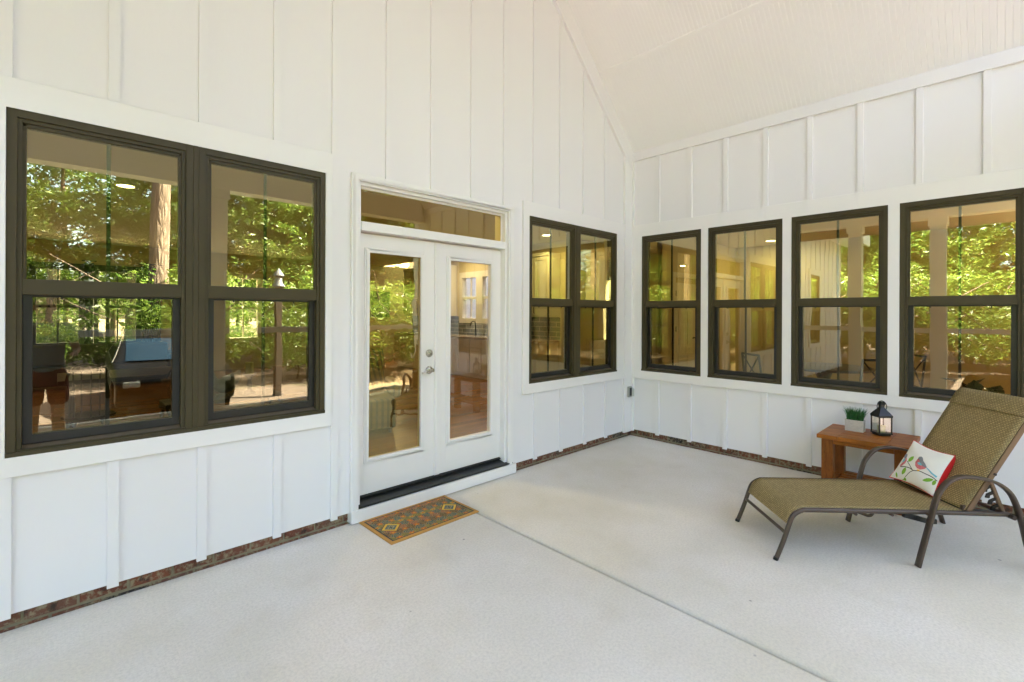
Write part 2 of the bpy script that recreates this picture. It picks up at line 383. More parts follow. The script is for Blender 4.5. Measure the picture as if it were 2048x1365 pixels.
def wall_mesh(T, breaks, ops, top, z0, thick, name_mats, parent):
    m = MB(); xs = sorted(set(breaks + [v for o in ops for v in o[:2]]))
    for a, b in zip(xs[:-1], xs[1:]):
        os_ = sorted([o for o in ops if o[0] <= a + 1e-6 and o[1] >= b - 1e-6], key=lambda o: o[2])
        z = z0; segs = []
        for o in os_:
            if o[2] > z: segs.append((z, z, o[2], o[2]))
            z = max(z, o[3])
        segs.append((z, z, top(a + 1e-6), top(b - 1e-6)))
        for (a0, b0, a1, b1) in segs:
            m.add([T(a, 0, a0), T(b, 0, b0), T(b, 0, b1), T(a, 0, a1)], [(0, 1, 2, 3)], 0)
            m.add([T(a, -thick, a0), T(b, -thick, b0), T(b, -thick, b1), T(a, -thick, a1)], [(0, 1, 2, 3)], 1)
    for (a, b, c, d) in ops:
        c = max(c, z0)
        for p in ([(a, c), (a, d)], [(b, c), (b, d)], [(a, c), (b, c)], [(a, d), (b, d)]):
            (s0, q0), (s1, q1) = p
            m.add([T(s0, 0, q0), T(s1, 0, q1), T(s1, -thick, q1), T(s0, -thick, q0)], [(0, 1, 2, 3)], 2)
    m.add([T(xs[0], 0, z0), T(xs[-1], 0, z0), T(xs[-1], -thick, z0), T(xs[0], -thick, z0)], [(0, 1, 2, 3)], 2)
    return m

hw = thing('house_wall', 'tall white board and batten gable wall with the French door', 'wall', (-3.1, 0, 0), kind='thing')
m = wall_mesh(TL, [-11.0, -6.2, -3.1, 0.0], WIN_L + [DOOR, OUTW], RZ, .082, .17, None, hw)
BAT = [-5.565, -5.157, -4.741, -4.320, -3.925, -3.496, -3.080, -2.647, -2.244, -1.832, -1.415, -1.002, -.590] + [-5.98 - .415 * i for i in range(13)]
LOWB = [-5.564, -5.155, -4.742, -4.313, -3.925, -1.808, -1.398, -.976, -.562] + [-5.98 - .415 * i for i in range(13)]
def batten(x, z0, z1, z1b=None, w=.050, t=.019):
    t = .016; h = w / 2; zb = z1 if z1b is None else z1b
    m.add([TL(x - h, 0, z0), TL(x + h, 0, z0), TL(x + h, 0, zb), TL(x - h, 0, z1), TL(x - h, t, z0), TL(x + h, t, z0), TL(x + h, t, zb), TL(x - h, t, z1)],
          [(0, 1, 5, 4), (1, 2, 6, 5), (2, 3, 7, 6), (3, 0, 4, 7), (4, 5, 6, 7)], 0)
for x in BAT:
    zt = (RZ(x - .025), RZ(x + .025))
    if -6.2 < x:
        if -5.66 < x < -3.95: lo = 2.70
        elif -3.8 < x < -2.14: lo = 2.60
        elif x > -2.0: lo = 2.70
        else: lo = .068
    else: lo = 2.70 if -8.85 < x < -7.85 else .068
    batten(x, lo, zt[0], zt[1])
for x in LOWB:
    if x == -3.925: continue
    if x < -6: 
        if -8.85 < x < -7.85: batten(x, .068, .77)
        continue
    batten(x, .068, .77)
m.build('siding', ['siding', 'int_wall', 'trim'], hw, bev=.0)
def casing(parent, T, a, b, c, d, ops, t=.026, name='window_casing', segs_z=None):
    m = MB()
    xs = [a] + [v for o in ops for v in o[:2]] + [b]
    z0, z1 = ops[0][2], ops[0][3]
    m.box(a, b, 0, t, c, z0, 0, T); m.box(a, b, 0, t, z1, d, 0, T)
    for i in range(0, len(xs), 2):
        if xs[i + 1] - xs[i] > .002: m.box(xs[i], xs[i + 1], 0, t, z0, z1, 0, T)
    return m.build(name, 'trim', parent, bev=.0025)
casing(hw, TL, -5.70, -3.951, .760, 2.712, [WIN_L[0]])
casing(hw, TL, -2.003, -.192, .757, 2.706, [WIN_L[1]])
casing(hw, TL, -8.86, -7.84, .757, 2.706, [OUTW])
m = MB(); m.box(-.19, 0, 0, .030, .066, 3.62, 0, TL); m.build('corner_board', 'trim', hw, bev=.003)
# raking frieze boards under the ceiling
m = MB()
for sx in (1, -1):
    f = lambda x: x if sx > 0 else -6.2 - x
    pts = [(-.0, 3.655), (-3.1, 6.755), (-3.1, 6.455), (-.0, 3.375)] if sx > 0 else [(-6.2, 3.655), (-3.1, 6.755), (-3.1, 6.455), (-6.2, 3.375)]
    ring = lambda d: [TL(x, d, z) for x, z in pts]
    m.loft([ring(0), ring(.034)], True, True)
m.build('frieze_board', 'siding', hw, bev=.003)
brick_strip(TL, -11.0, -3.80, hw); brick_strip(TL, -2.115, -.02, hw)
# door casing, jambs and the stepped brick mould
m = MB()
m.box(-3.806, -3.747, 0, .034, .10, 2.562, 0, TL); m.box(-3.806, -2.143, 0, .034, 2.562, 2.614, 0, TL); m.box(-2.211, -2.143, 0, .034, .10, 2.562, 0, TL)
m.box(-3.790, -3.762, .034, .041, .10, 2.575, 0, TL); m.box(-2.196, -2.160, .034, .041, .10, 2.575, 0, TL); m.box(-3.790, -2.160, .034, .041, 2.575, 2.600, 0, TL)
m.box(-3.746, -3.722, -.13, .004, .10, 2.540, 0, TL); m.box(-2.236, -2.212, -.13, .004, .10, 2.540, 0, TL); m.box(-3.746, -2.212, -.13, .004, 2.536, 2.561, 0, TL)
m.box(-3.722, -2.236, -.13, .012, 2.196, 2.262, 0, TL)
m.build('door_casing', 'trim', hw, bev=.003)
m = MB(); m.box(-3.806, -2.112, -.10, .045, .008, .100, 0, TL); m.build('skirt_board', 'trim', hw, bev=.003)
m = MB(); m.add([TL(-3.745, .036, .104), TL(-2.150, .036, .104), TL(-2.150, .036, .118), TL(-3.745, .036, .118), TL(-3.722, -.12, .150), TL(-2.236, -.12, .150), TL(-2.236, -.12, .104), TL(-3.722, -.12, .104)],
      [(0, 1, 2, 3), (3, 2, 5, 4), (4, 5, 6, 7), (0, 7, 6, 1), (0, 3, 4, 7), (1, 6, 5, 2)]); m.box(-3.722, -2.236, -.075, -.045, .148, .158, 0, TL)
m.build('threshold', 'threshold', hw, bev=.002)

sw = thing('side_wall', 'lower white board and batten wall with four single windows', 'wall', (0, -2.4, 0), kind='thing')
opsR = [(a, b, .854, 2.555) for a, b in WIN_R]
m = wall_mesh(TR, [0.0, 5.05], opsR, lambda x: 3.70, .086, .17, None, sw)
def battenR(s_, z0, z1, w=.046, t=.019): m.box(s_ - w / 2, s_ + w / 2, 0, t, z0, z1, 0, TR)
for s_ in [.384, .796, 1.207, 1.620, 2.026, 2.434, 2.852, 3.266, 3.68, 4.09, 4.50, 4.9]:
    if s_ < 3.6: battenR(s_, .072, .76); battenR(s_, 2.69, 3.56)
    else: battenR(s_, .072, 3.56)
m.build('siding', ['siding', 'int_wall', 'trim'], sw)
m = MB(); a, b, t = .055, 3.60, .026
m.box(a, b, 0, t, .755, .854, 0, TR); m.box(a, b, 0, t, 2.555, 2.702, 0, TR)
xs = [a] + [v for o in WIN_R for v in o] + [b]
for i in range(0, len(xs), 2): m.box(xs[i], xs[i + 1], 0, t, .854, 2.555, 0, TR)
m.build('window_casing', 'trim', sw, bev=.0025)
m = MB(); m.box(.030, .054, 0, .030, .07, 3.53, 0, TR); m.build('corner_board', 'trim', sw, bev=.003)
m = MB(); m.box(.034, 5.05, 0, .030, 3.530, 3.632, 0, TR); m.build('frieze_board', 'siding', sw, bev=.003)
brick_strip(TR, -.02, 5.05, sw)

# ------------------------------------------------------------------ porch roof: grooved ceiling, beams, posts, rails
pr = thing('porch_ceiling', 'vaulted white beadboard porch ceiling under a pitched roof', 'roof', (-3.1, -2.5, 3.66), kind='thing')
def ceil_side(sx):
    m = MB(); pitch, gw, gd = .0415, .009, .0045
    y = 0.0; prof = []
    while y > -5.3:
        prof += [(y - gw / 2, 0), (y - pitch + gw / 2, 0), (y - pitch, gd)]; y -= pitch
    X = lambda x: x if sx > 0 else -6.2 - x
    ra = [(X(.0), yy, 3.655 + dd) for yy, dd in prof]; rb = [(X(-3.1), yy, 6.755 + dd) for yy, dd in prof]
    m.loft([ra, rb], False, False); return m
for sx in (1, -1): ceil_side(sx).build('beadboard', 'ceil', pr)
m = MB()
for sx in (1, -1):
    X = lambda x: x if sx > 0 else -6.2 - x
    for xc in (-.745, -1.60, -2.45):
        p = [(X(xc - .021), xc - .021), (X(xc + .021), xc + .021)]
        rg = lambda y: [(p[0][0], y, 3.655 + .021 - xc), (p[1][0], y, 3.655 - .021 - xc), (p[1][0], y, 3.643 - .021 - xc), (p[0][0], y, 3.643 + .021 - xc)]
        m.loft([rg(-.035), rg(-5.2)], True, True)
m.build('seam_batten', 'ceil', pr, bev=.002)
m = MB()
for sx in (1, -1):
    X = lambda x: x if sx > 0 else -6.2 - x
    rg = lambda y: [(X(.55), y, 3.10 + .12), (X(-3.1), y, 6.90), (X(-3.1), y, 7.05), (X(.55), y, 3.40)] if sx < 0 else [(X(.3), y, 3.48 + .12), (X(-3.1), y, 6.90), (X(-3.1), y, 7.05), (X(.3), y, 3.65 + .1)]
    m.loft([rg(.35), rg(-5.45)], True, True)
m.build('shingles', 'roof', pr)
po = thing('screen_porch_timber', 'white porch posts, beams and rail standing behind the viewer, seen mirrored in the windows', 'porch frame', (-3.1, -4.8, 0), kind='thing')
m = MB(); m.box(-6.33, .0, -4.93, -4.67, 3.40, 3.80); m.box(-6.33, -6.07, -4.67, -.04, 3.34, 3.655); m.build('beam', 'trim', po, bev=.004)
for (x, y, h) in ((-3.64, -4.8, 3.40), (-6.2, -4.8, 3.40), (-6.2, -2.5, 3.34), (-6.2, -1.25, 3.34)):
    m = MB(); m.box(x - .11, x + .11, y - .11, y + .11, 0, h); m.box(x - .135, x + .135, y - .135, y + .135, 0, .14); m.box(x - .135, x + .135, y - .135, y + .135, h - .14, h - .002); m.build('post', 'trim', po, bev=.004)
m = MB()
for z0, z1 in ((1.245, 1.335), (.08, .14)):
    m.box(-6.09, -3.75, -4.845, -4.755, z0, z1); m.box(-3.53, -.02, -4.845, -4.755, z0, z1)
    m.box(-6.245, -6.155, -4.69, -2.61, z0, z1); m.box(-6.245, -6.155, -2.39, -1.36, z0, z1); m.box(-6.245, -6.155, -1.14, -.03, z0, z1)
m.build('rail', 'trim', po, bev=.004)

# ------------------------------------------------------------------ windows
def hung_unit(root, T, a, z0, z1, gu='glass_up', gl='glass_low'):
    """one single-hung light: a..a+.77 wide; returns nothing, adds frame pieces to FR and its sashes to root"""
    W_ = UW
    b = a + W_
    f = FR
    f.box(a, a + .036, -.10, .016, z0, z1, 0, T); f.box(b - .036, b, -.10, .016, z0, z1, 0, T)
    f.box(a + .036, b - .036, -.10, .016, z1 - .040, z1, 0, T); f.box(a + .036, b - .036, -.10, .012, z0, z0 + .030, 0, T)
    f.box(a + .036, a + .056, -.09, .006, z0 + .03, z1 - .04, 0, T); f.box(b - .056, b - .036, -.09, .006, z0 + .03, z1 - .04, 0, T)
    f.box(a + .056, b - .056, -.09, .006, z1 - .060, z1 - .04, 0, T)
    zm0, zm1 = 1.655, 1.733
    # sloped inner sill ledge
    f.add([T(a + .056, -.008, z0 + .03), T(b - .056, -.008, z0 + .03), T(b - .056, -.05, z0 + .045), T(a + .056, -.05, z0 + .045)], [(0, 1, 2, 3)], 1)
    # upper sash
    u = MB()
    u.box(a + .056, a + .070, -.05, -.002, zm1, z1 - .060, 0, T); u.box(b - .070, b - .056, -.05, -.002, zm1, z1 - .060, 0, T)
    u.box(a + .056, b - .056, -.05, -.002, z1 - .078, z1 - .060, 0, T); u.box(a + .056, b - .056, -.05, .004, zm0, zm1, 0, T)
    us = u.build('sash', 'bronze', root, bev=.0018)
    p = MB(); p.quad(T(a + .070, -.014, zm1), T(b - .070, -.014, zm1), T(b - .070, -.014, z1 - .078), T(a + .070, -.014, z1 - .078)); p.build('pane', gu, us)
    c = (a + b) / 2
    q = MB(); q.box(c - .009, c + .009, -.036, -.024, zm1, z1 - .078, 0, T); q.build('muntin', 'muntin', us)
    l = MB()
    l.box(a + .056, a + .092, -.085, -.032, z0 + .045, zm0, 0, T); l.box(b - .092, b - .056, -.085, -.032, z0 + .045, zm0, 0, T)
    l.box(a + .092, b - .092, -.085, -.032, z0 + .045, z0 + .090, 0, T); l.box(a + .092, b - .092, -.085, -.032, zm0 - .010, zm0 + .02, 0, T)
    for xx in (a + .2, b - .2): l.box(xx - .004, xx + .004, -.034, -.024, zm0 - .022, zm0 - .004, 0, T)
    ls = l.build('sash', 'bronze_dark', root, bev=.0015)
    p = MB(); p.quad(T(a + .092, -.048, z0 + .090), T(b - .092, -.048, z0 + .090), T(b - .092, -.048, zm0 - .010), T(a + .092, -.048, zm0 - .010)); p.build('pane', gl, ls)
    q = MB(); q.box(c - .009, c + .009, -.068, -.056, z0 + .090, zm0 - .010, 0, T); q.build('muntin', 'muntin_low', ls)
M['muntin'] = simple('green_black_grille', (.010, .034, .026), .4, var=.1)
M['muntin_low'] = simple('black_grille', (.010, .011, .009), .4, var=.1)
UW = .77
def window(T, spans, z0, z1, label, loc, gu='glass_up', gl='glass_low'):
    global FR, UW
    r = thing('window', label, 'window', loc, kind='thing'); FR = MB()
    for a, b in spans: UW = b - a; hung_unit(r, T, a, z0, z1, gu, gl)
    if len(spans) == 2:
        c0, c1 = spans[0][1], spans[1][0]
        FR.box(c0, c1, -.10, .019, z0, z1, 0, T)
    a, b = spans[0][0], spans[-1][1]
    FR.box(a, b, .017, .026, z0, z0 + .022, 0, T)
    FR.build('frame', ['bronze', 'bronze_sill'], r, bev=.002); return r
window(TL, [(-5.561, -4.793), (-4.766, -3.998)], .857, 2.567, 'big bronze double window left of the French door reflecting the woods', (-4.78, 0, .857))
window(TL, [(-1.918, -1.150), (-1.118, -.350)], .857, 2.567, 'bronze double window between the French door and the corner, kitchen cabinets inside', (-1.13, 0, .857))
window(TL, [(OUTW[0], OUTW[1])], .857, 2.567, 'bronze window far along the wall outside the porch, seen mirrored', (-8.35, 0, .857))
RL = ['bronze single window nearest the inner corner, panelled door inside', 'second bronze single window from the corner, mirroring the double window', 'bronze single window above the wooden table, mirroring sunlit white siding', 'bronze single window behind the chaise backrest, brightest with mirrored trees']
for (a, b), l in zip(WIN_R, RL): window(TR, [(a, b)], .854, 2.555, l, (0, -(a + b) / 2, .854))
# transom
t = thing('transom_window', 'long low transom window with dark gold glass over the French door', 'window', (-2.97, 0, 2.27), kind='thing')
m = MB()
m.box(-3.722, -2.236, -.075, -.040, 2.262, 2.274, 0, TL); m.box(-3.722, -2.236, -.075, -.040, 2.522, 2.536, 0, TL); m.box(-3.722, -3.712, -.075, -.040, 2.274, 2.522, 0, TL); m.box(-2.246, -2.236, -.075, -.040, 2.274, 2.522, 0, TL)
m.build('frame', 'trim', t, bev=.002)
m = MB(); m.quad(TL(-3.712, -.055, 2.274), TL(-2.246, -.055, 2.274), TL(-2.246, -.055, 2.522), TL(-3.712, -.055, 2.522)); m.build('pane', 'glass_transom', t)

# ------------------------------------------------------------------ French door leaves
def leaf(name, label, a, b, ga, gb, gm, right):
    d = thing(name, label, 'door', ((a + b) / 2, .06, .16), kind='thing')
    z0, z1, g0, g1 = .166, 2.184, .442, 2.040
    m = MB(); y0, y1 = -.100, -.058
    m.box(a, ga - .034, y0, y1, z0, z1, 0, TL); m.box(gb + .034, b, y0, y1, z0, z1, 0, TL); m.box(ga - .034, gb + .034, y0, y1, z0, g0 - .034, 0, TL); m.box(ga - .034, gb + .034, y0, y1, g1 + .034, z1, 0, TL)
    m.build('slab', 'door', d, bev=.0015)
    m = MB()
    for (o0, o1, h) in ((.038, .024, .010), (.024, .0, .016)):
        # raised glazing moulding, two steps
        oa, ob, oc, od = ga - o0, gb + o0, g0 - o0, g1 + o0; ia, ib, ic, id_ = ga - o1, gb + o1, g0 - o1, g1 + o1
        ya, yb = y0 + .01, y1 + h
        m.box(oa, ia, ya, yb, oc, od, 0, TL); m.box(ib, ob, ya, yb, oc, od, 0, TL); m.box(ia, ib, ya, yb, oc, ic, 0, TL); m.box(ia, ib, ya, yb, id_, od, 0, TL)
    m.build('glazing_moulding', 'door', d, bev=.004, segs=3)
    m = MB(); m.quad(TL(ga, -.066, g0), TL(gb, -.066, g0), TL(gb, -.066, g1), TL(ga, -.066, g1)); m.build('pane', gm, d)
    m = MB(); m.box(a + .002, b - .002, -.098, -.060, .152, .166, 0, TL); m.build('sweep', 'threshold', d)
    return d
dl = leaf('door', 'white French door leaf with satin nickel lever and deadbolt, gold wavy glass', -3.720, -3.014, -3.628, -3.155, 'glass_door', False)
dr = leaf('door', 'white French door leaf without handle, clearer glass showing the kitchen sink window', -2.962, -2.238, -2.852, -2.374, 'glass_clear', True)
m = MB(); m.box(-3.014, -2.962, -.100, -.046, .166, 2.184, 0, TL); m.box(-3.004, -2.972, -.046, -.040, .17, 2.18, 0, TL); m.build('astragal', 'door', dr, bev=.004)
def disc(m, cx, cz, prof, n=28):      # prof: (radius, d)
    rings = [[TL(cx + r * math.cos(2 * PI * j / n), d, cz + r * math.sin(2 * PI * j / n)) for j in range(n)] for r, d in prof]; m.loft(rings, True, True)
m = MB(); disc(m, -3.068, 1.226, [(.033, -.058), (.033, -.048), (.028, -.040), (.020, -.038), (.019, -.030), (.012, -.027)]); db = m.build('deadbolt', 'nickel', dl, smooth=True, angle=30)
m = MB(); m.box(-3.070, -3.066, -.0275, -.0255, 1.219, 1.233, 0, TL); m.build('keyhole', 'black', db)
m = MB(); disc(m, -3.066, 1.082, [(.034, -.058), (.034, -.050), (.028, -.041), (.014, -.036), (.012, -.008), (.0135, .004)])
lv = [(-3.060, -.004, 1.082), (-3.085, .004, 1.083), (-3.11, .006, 1.086), (-3.135, .004, 1.082), (-3.158, 0, 1.073), (-3.172, -.004, 1.068)]
m.tube([TL(*p) for p in lv], [.0105, .010, .009, .008, .0075, .006], 12); m.tube([TL(-3.032, -.06, 1.083), TL(-3.030, -.044, 1.083)], .010, 12)
m.build('lever_handle', 'nickel', dl, smooth=True, angle=30)

# ------------------------------------------------------------------ outlet box at the corner
ob = thing('outlet_cover', 'small grey weatherproof outlet box low in the corner between the two walls', 'outlet', (-.1, -.03, .58), kind='thing')
m = MB(); m.box(-.132, -.060, .030, .058, .512, .648, 0, TL); m.build('box', 'plastic_grey', ob, bev=.008, segs=3)
m = MB(); m.box(-.118, -.074, .058, .064, .530, .630, 0, TL); m.build('socket_plate', 'threshold', ob, bev=.003)
m = MB(); m.add([TL(-.062, .031, .514), TL(-.058, .085, .522), TL(-.058, .085, .612), TL(-.062, .031, .646), TL(-.048, .031, .514), TL(-.046, .085, .522), TL(-.046, .085, .612), TL(-.048, .031, .646)], [(0, 1, 2, 3), (4, 5, 6, 7), (0, 1, 5, 4), (1, 2, 6, 5), (2, 3, 7, 6), (3, 0, 4, 7)]); m.build('flip_lid', 'cover', ob, bev=.003)

# ------------------------------------------------------------------ doormat
mc = (Vector((-2.954, -.03, 0)) + Vector((-2.981, -.498, 0)) + Vector((-3.747, -.49, 0)) + Vector((-3.739, -.055, 0))) / 4
dm = thing('doormat', 'patterned doormat in gold, rust and teal with tan border below the door', 'doormat', (mc.x, mc.y, 0), R(.6))
mw, mh = .388, .232
m = MB()
def ringrect(a, b, z): return [(-a, -b, z), (a, -b, z), (a, b, z), (-a, b, z)]
m.loft([ringrect(mw, mh, .0005), ringrect(mw + .001, mh + .001, .006), ringrect(mw - .006, mh - .006, .012), ringrect(mw - .022, mh - .022, .012), ringrect(mw - .026, mh - .026, .008)], True, True)
m.build('border', 'matborder', dm, world=False)
nx, ny = 220, 124
fx, fy = mw - .0255, mh - .0255
vs = [(-fx + 2 * fx * i / nx, -fy + 2 * fy * j / ny, .0095) for j in range(ny + 1) for i in range(nx + 1)]
fs = [(j * (nx + 1) + i, j * (nx + 1) + i + 1, (j + 1) * (nx + 1) + i + 1, (j + 1) * (nx + 1) + i) for j in range(ny) for i in range(nx)]
me = bpy.data.meshes.new('field'); me.from_pydata(vs, [], fs)
PAL = dict(teal=(.060, .105, .105), navy=(.030, .042, .050), rust=(.42, .105, .020), orange=(.50, .19, .025), gold=(.45, .30, .045), olive=(.155, .150, .045), brown=(.105, .062, .038), cream=(.34, .28, .15), rose=(.26, .105, .065))
P = {k: np.array(v) for k, v in PAL.items()}
X, Y = np.meshgrid((np.arange(nx) + .5) / nx * 2 * fx - fx, (np.arange(ny) + .5) / ny * 2 * fy - fy)
C = np.zeros((ny, nx, 3)); C[:] = P['olive']
q = .098                                            # diamond lattice of tiles
U = (X + Y * 1.05) / q; V = (X - Y * 1.05) / q
iu, iv = np.floor(U).astype(int), np.floor(V).astype(int); fu, fv = U - iu - .5, V - iv - .5
key = (iu * 7 + iv * 13) % 5
for k, name in enumerate(('teal', 'brown', 'olive', 'rose', 'teal')): C[key == k] = P[name]
# scrollwork inside the tiles
rr = np.hypot(fu, fv); th = np.arctan2(fv, fu)
scroll = np.sin(th * 6 + rr * 26) + np.sin(fu * 44) * np.sin(fv * 44)
C[scroll > .95] = P['gold'] * .85; C[scroll < -1.05] = P['navy']; C[(scroll > .55) & (scroll < .75)] = P['cream'] * .8
edge = np.maximum(abs(fu), abs(fv)); C[edge > .455] = P['cream'] * .75; C[edge > .482] = P['brown']
# flowers at the lattice corners
cu_, cv_ = U - np.round(U), V - np.round(V); r2 = np.hypot(cu_, cv_); t2 = np.arctan2(cv_, cu_)
pet = .27 + .09 * np.cos(t2 * 5 + np.round(U) * 2)
sel = (np.round(U) + np.round(V)).astype(int) % 2 == 0
C[(r2 < pet) & sel] = P['rust']; C[(r2 < pet * .72) & sel & (np.sin(t2 * 10) > 0)] = P['orange']; C[(r2 < .08) & sel] = P['gold']
sel2 = ~sel & ((np.round(U) - np.round(V)).astype(int) % 3 == 1); C[(r2 < pet * .9) & sel2] = P['gold']; C[(r2 < pet * .5) & sel2] = P['rust']
for cx_ in (-.262, .262):                           # the two yellow medallions
    dx, dy = abs(X - cx_) / .062, abs(Y + .008) / .062; dd = dx + dy
    C[dd < 1.35] = P['brown']; C[dd < 1.2] = P['gold'] * 1.25; C[dd < .82] = P['teal']; C[(dd < .62) & (np.sin(X * 300) * np.sin(Y * 300) > .1)] = P['cream']; C[dd < .2] = P['navy']
C[(abs(X) > fx - .010) | (abs(Y) > fy - .010)] = P['navy']
C *= (1.15 + .45 * rng.random((ny, nx, 1)))
C[:, :, 0] *= 1.06; C[:, :, 2] *= .9
ca = me.color_attributes.new('pattern', 'FLOAT_COLOR', 'CORNER')
arr = np.ones((ny * nx, 4, 4), 'f'); arr[:, :, :3] = C.reshape(-1, 1, 3); ca.data.foreach_set('color', arr.ravel())
me.materials.append(M['matfield']); fo = bpy.data.objects.new('field', me); col.objects.link(fo); fo.parent = dm

# ------------------------------------------------------------------ side table, lantern, candle, planter
tb = thing('side_table', 'low honey brown wooden side table with slatted lower shelf against the wall', 'table', (-.38, -2.56, 0))
m = MB(); x0, x1, y0, y1 = -.650, -.100, -2.875, -2.245; zt = .547
def toplank(ya, yb): m.box(x0, x1, ya, yb, .513, zt)
m.box(x0, x1, -2.395, y1, .513, zt); m.box(x0, x1, y0, -2.725, .513, zt)
for i in range(3):
    xa = x0 + (x1 - x0) * i / 3; m.box(xa + .0006, xa + (x1 - x0) / 3 - .0006, -2.7242, -2.3958, .513, zt - .0003)
m.build('tabletop', 'table', tb, bev=.004, segs=2)
for (lx, ly) in ((-.605, -2.27), (-.605, -2.765), (-.215, -2.27), (-.215, -2.765)):
    m = MB(); m.box(lx, lx + .085, ly - .085, ly, 0, .5125); m.build('leg', 'table_leg', tb, bev=.005)
for a in ((-.603, -.583, -2.764, -2.356), (-.152, -.132, -2.764, -2.356)):
    m = MB(); m.box(a[0], a[1], a[2], a[3], .470, .5125); m.build('apron', 'table', tb, bev=.003)
for a in ((-.519, -.216, -2.29, -2.272), (-.519, -.216, -2.848, -2.83)):
    m = MB(); m.box(a[0], a[1], a[2], a[3], .470, .5125); m.build('apron', 'table', tb, bev=.003)
m = MB()
for i in range(6): xa = -.60 + i * .0785; m.box(xa, xa + .062, -2.7635, -2.3565, .125, .143)
for yy in (-2.33, -2.83): m.box(-.519, -.216, yy, yy + .03, .106, .1245)
m.build('shelf', 'table', tb, bev=.003)

ZT = .5475
ln = thing('lantern', 'black metal candle lantern with ring handle on the wooden table', 'lantern', (-.300, -2.640, ZT), R(43)); ln.scale = (.69, .69, 1)
m = MB(); m.box(-.066, .066, -.066, .066, 0, .014); m.box(-.080, .080, -.080, .080, .014, .026); m.build('base', 'black', ln, world=False, bev=.002)
for sx in (-1, 1):
    for sy in (-1, 1):
        m = MB(); m.box(sx * .077 - .006 * (sx > 0) * 2 + .0, sx * .077 + .006 * (sx < 0) * 2, sy * .077 - .012 * (sy > 0), sy * .077 + .012 * (sy < 0), .026, .156); m.build('corner_post', 'black', ln, world=False, bev=.001)
for k in range(4):
    c_, s_ = math.cos(k * PI / 2), math.sin(k * PI / 2); m = MB(); d_ = .071; h_ = .064
    pt = lambda u_, z: (c_ * d_ - s_ * u_, s_ * d_ + c_ * u_, z); m.quad(pt(-h_, .027), pt(h_, .027), pt(h_, .155), pt(-h_, .155)); m.build('pane', 'glass_lantern', ln, world=False)
m = MB()
rq = lambda a, z: [(-a, -a, z), (a, -a, z), (a, a, z), (-a, a, z)]
m.loft([rq(.080, .156), rq(.082, .172), rq(.060, .196), rq(.034, .222), rq(.022, .236), rq(.0215, .246), rq(.030, .272), rq(.026, .272), rq(.018, .250)], True, True)
m.build('roof', 'black', ln, world=False, bev=.0015)
m = MB(); rg_ = [(-.006 + .047 * math.cos(t_) * .66, .047 * math.cos(t_) * .75, .243 + .047 * math.sin(t_)) for t_ in [2 * PI * i / 28 for i in range(28)]]
m.tube(rg_, .0048, 8, loop=True); m.tube([(-.024, -.024, .275), (.024, .024, .275)], .007, 8); m.build('ring_handle', 'black', ln, world=False, smooth=True)
ca_ = thing('candle', 'cream pillar candle standing inside the black lantern', 'candle', (-.300, -2.640, ZT + .0265))
m = MB(); m.lathe([(.0285, 0), (.0295, .004), (.0295, .052), (.027, .056), (.023, .052), (.004, .050)], 0, 0, 24); cw = m.build('wax', 'candle', ca_, world=False, smooth=True)
m = MB(); m.tube([(0, 0, .049), (.001, 0, .061)], .0014, 6); m.build('wick', 'black', ca_, world=False)

pl = thing('planter', 'whitewashed wooden box of green artificial grass on the table', 'planter', (-.285, -2.452, ZT), R(0))
m = MB(); a, b, h = .040, .068, .098
m.loft([[(-a, -b, 0), (a, -b, 0), (a, b, 0), (-a, b, 0)], [(-a, -b, h), (a, -b, h), (a, b, h), (-a, b, h)], [(-a + .008, -b + .008, h), (a - .008, -b + .008, h), (a - .008, b - .008, h), (-a + .008, b - .008, h)], [(-a + .008, -b + .008, h - .02), (a - .008, -b + .008, h - .02), (a - .008, b - .008, h - .02), (-a + .008, b - .008, h - .02)]], True, True)
m.box(-a - .003, -a - .0005, -b, b, h - .02, h); m.box(-a - .003, -a - .0005, -.035, .035, .040, .058); m.build('box', 'planter', pl, world=False, bev=.002)
m = MB()
for i in range(420):
    x, y = random.uniform(-a + .012, a - .012), random.uniform(-b + .012, b - .012); L = random.uniform(.075, .160)
    lean = Vector((x * 9 + random.gauss(0, .32), y * 7.5 + random.gauss(0, .32), 0)); ang = random.uniform(0, PI); wv = Vector((math.cos(ang), math.sin(ang), 0)) * random.uniform(.0012, .0024)
    p = Vector((x, y, h - .02)); pts = [p + Vector((0, 0, L * t_)) * (1 - .12 * t_) + lean * L * .42 * t_ * t_ for t_ in (0, .35, .7, 1)]
    m.add([pts[0] - wv, pts[0] + wv, pts[1] + wv, pts[1] - wv, pts[2] + wv * .8, pts[2] - wv * .8, pts[3]], [(0, 1, 2, 3), (3, 2, 4, 5), (5, 4, 6)])
tag(m.build('grass', 'blade', pl, world=False), kind='stuff')

